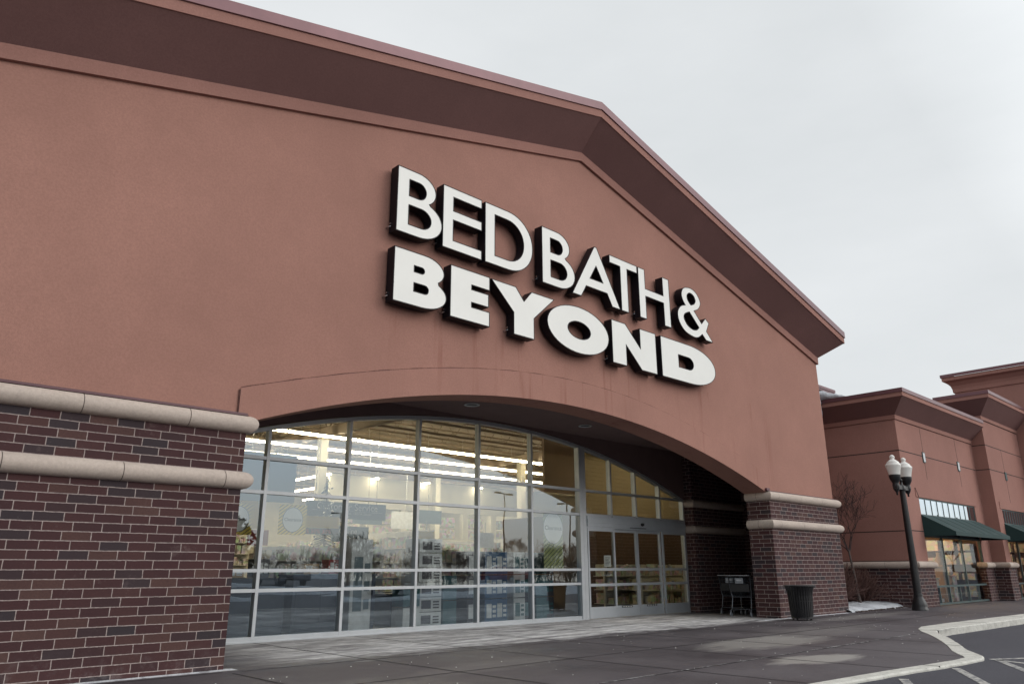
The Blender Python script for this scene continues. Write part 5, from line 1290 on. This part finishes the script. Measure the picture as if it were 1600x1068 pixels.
def lot_light(x, y, h, i):
    o = empty('lot_light', (x, y, -.12), 'tall parking lot light pole, mirrored in the '+['first', 'third', 'fourth', 'fifth'][i]+' window bay', 'light pole', 'parking lot light poles')
    m = MB(); m.tube([(0, 0, .6), (0, 0, h)], [.09, .06], 8); m.build('pole', 'black_metal', o); m = MB(); m.lathe((0, 0, 0), [(.28, 0), (.28, .7)], 16); m.build('concrete_base', 'kerb', o)
    for s in (-1, 1): m = MB(); m.box(min(0, s*.9), max(0, s*.9), -.04, .04, h-.08, h); m.box(s*.9-.35, s*.9+.35, -.18, .18, h-.10, h+.05); m.build('lamp_head', 'black_metal', o)
for i, (x, y, h) in enumerate([(20, -62, 9), (58, -70, 9), (52, -30, 8.5), (64, -32, 8.5)]): lot_light(x, y, h, i)
def car(x, y, rz, paint, label):
    o = empty('parked_car', (x, y, -.12), label, 'car', 'cars parked across the lot', rz)
    prof = [(-2.2, .35), (-2.25, .62), (-2.1, .86), (-1.5, .95), (-.85, 1.38), (.45, 1.42), (1.15, 1.02), (1.95, .88), (2.2, .65), (2.22, .38)]
    m = MB(); n = len(prof)
    def wdt(z): return .88 if z < .98 else .88-(z-.98)*.55
    a = [m.vert((px, -wdt(pz), pz)) for px, pz in prof]; b = [m.vert((px, wdt(pz), pz)) for px, pz in prof]
    for i in range(n): j = (i+1) % n; m.face([a[i], a[j], b[j], b[i]])
    m.face(a); m.face(b[::-1]); bd = m.build('body', paint, o, bevel=.06)
    m = MB()
    for s in (-1, 1): m.poly([(px, s*(wdt(pz)+.012), pz) for px, pz in [(-1.25, 1.0), (-.80, 1.33), (.40, 1.36), (.95, 1.02)]])
    m.quad((-1.46, -.75, 1.0), (-1.46, .75, 1.0), (-.92, .62, 1.36), (-.92, -.62, 1.36)); m.quad((1.12, -.75, 1.07), (1.12, .75, 1.07), (.52, .62, 1.41), (.52, -.62, 1.41)); m.build('windows', 'car_glass', o)
    for px in (-1.38, 1.38):
        for s in (-1, 1):
            w_ = MB(); w_.tube([(px, s*.70, .32), (px, s*.90, .32)], .32, 18); wo = w_.build('wheel', 'tyre', o)
            w_ = MB(); w_.tube([(px, s*.902, .32), (px, s*.91, .32)], .19, 12); w_.build('rim', 'chrome', wo)
    for s in (-1, 1): w_ = MB(); w_.box(2.18, 2.24, s*.6-.16, s*.6+.16, .60, .74); w_.build('headlight', 'box_white', o)
car(14.5, -17, R(88), 'car_dark', 'dark parked car, mirrored low in the leftmost window bays')
car(22.5, -17.5, R(91), 'car_silver', 'silver parked car, mirrored low in the middle bays')
car(30.8, -18, R(270), 'car_dark', 'second dark parked car, mirrored low right of the silver one')
car(92, -20, R(10), 'car_silver', 'silver parked car far across the lot, mirrored in the corner shop glass')
car(84, -12, R(100), 'car_dark', 'dark parked car far across the lot, mirrored in the corner shop glass')
car(44, -21, R(89), 'car_red', 'dark red parked car across the lot')
# snow heaps along the lot islands
for i, (x0, x1, y, h) in enumerate([(8, 24, -11.5, .28), (20, 44, -8.0, .32), (30, 60, -14.0, .5), (-5, 60, -36, .8)]):
    m = MB(); n = 90; prev = None
    for a in range(n+1):
        x = x0+(x1-x0)*a/n; e = math.sin(math.pi*a/n)**.4; hh = h*e*(.7+.6*mathutils.noise.noise(Vector((x*.7, i*7, 0)))); wv_ = mathutils.noise.noise(Vector((x*.3, i*3, 5)))*.5
        row = [m.vert((x, y+wv_+q*h*2.2, -.13+hh*(1-abs(q)**1.6))) for q in (-1, -.6, -.2, .2, .6, 1)]
        if prev:
            for q in range(5): m.face([prev[q], row[q], row[q+1], prev[q+1]], True)
        prev = row
    tag(m.build('snow_bank', 'snow'), kind='structure')
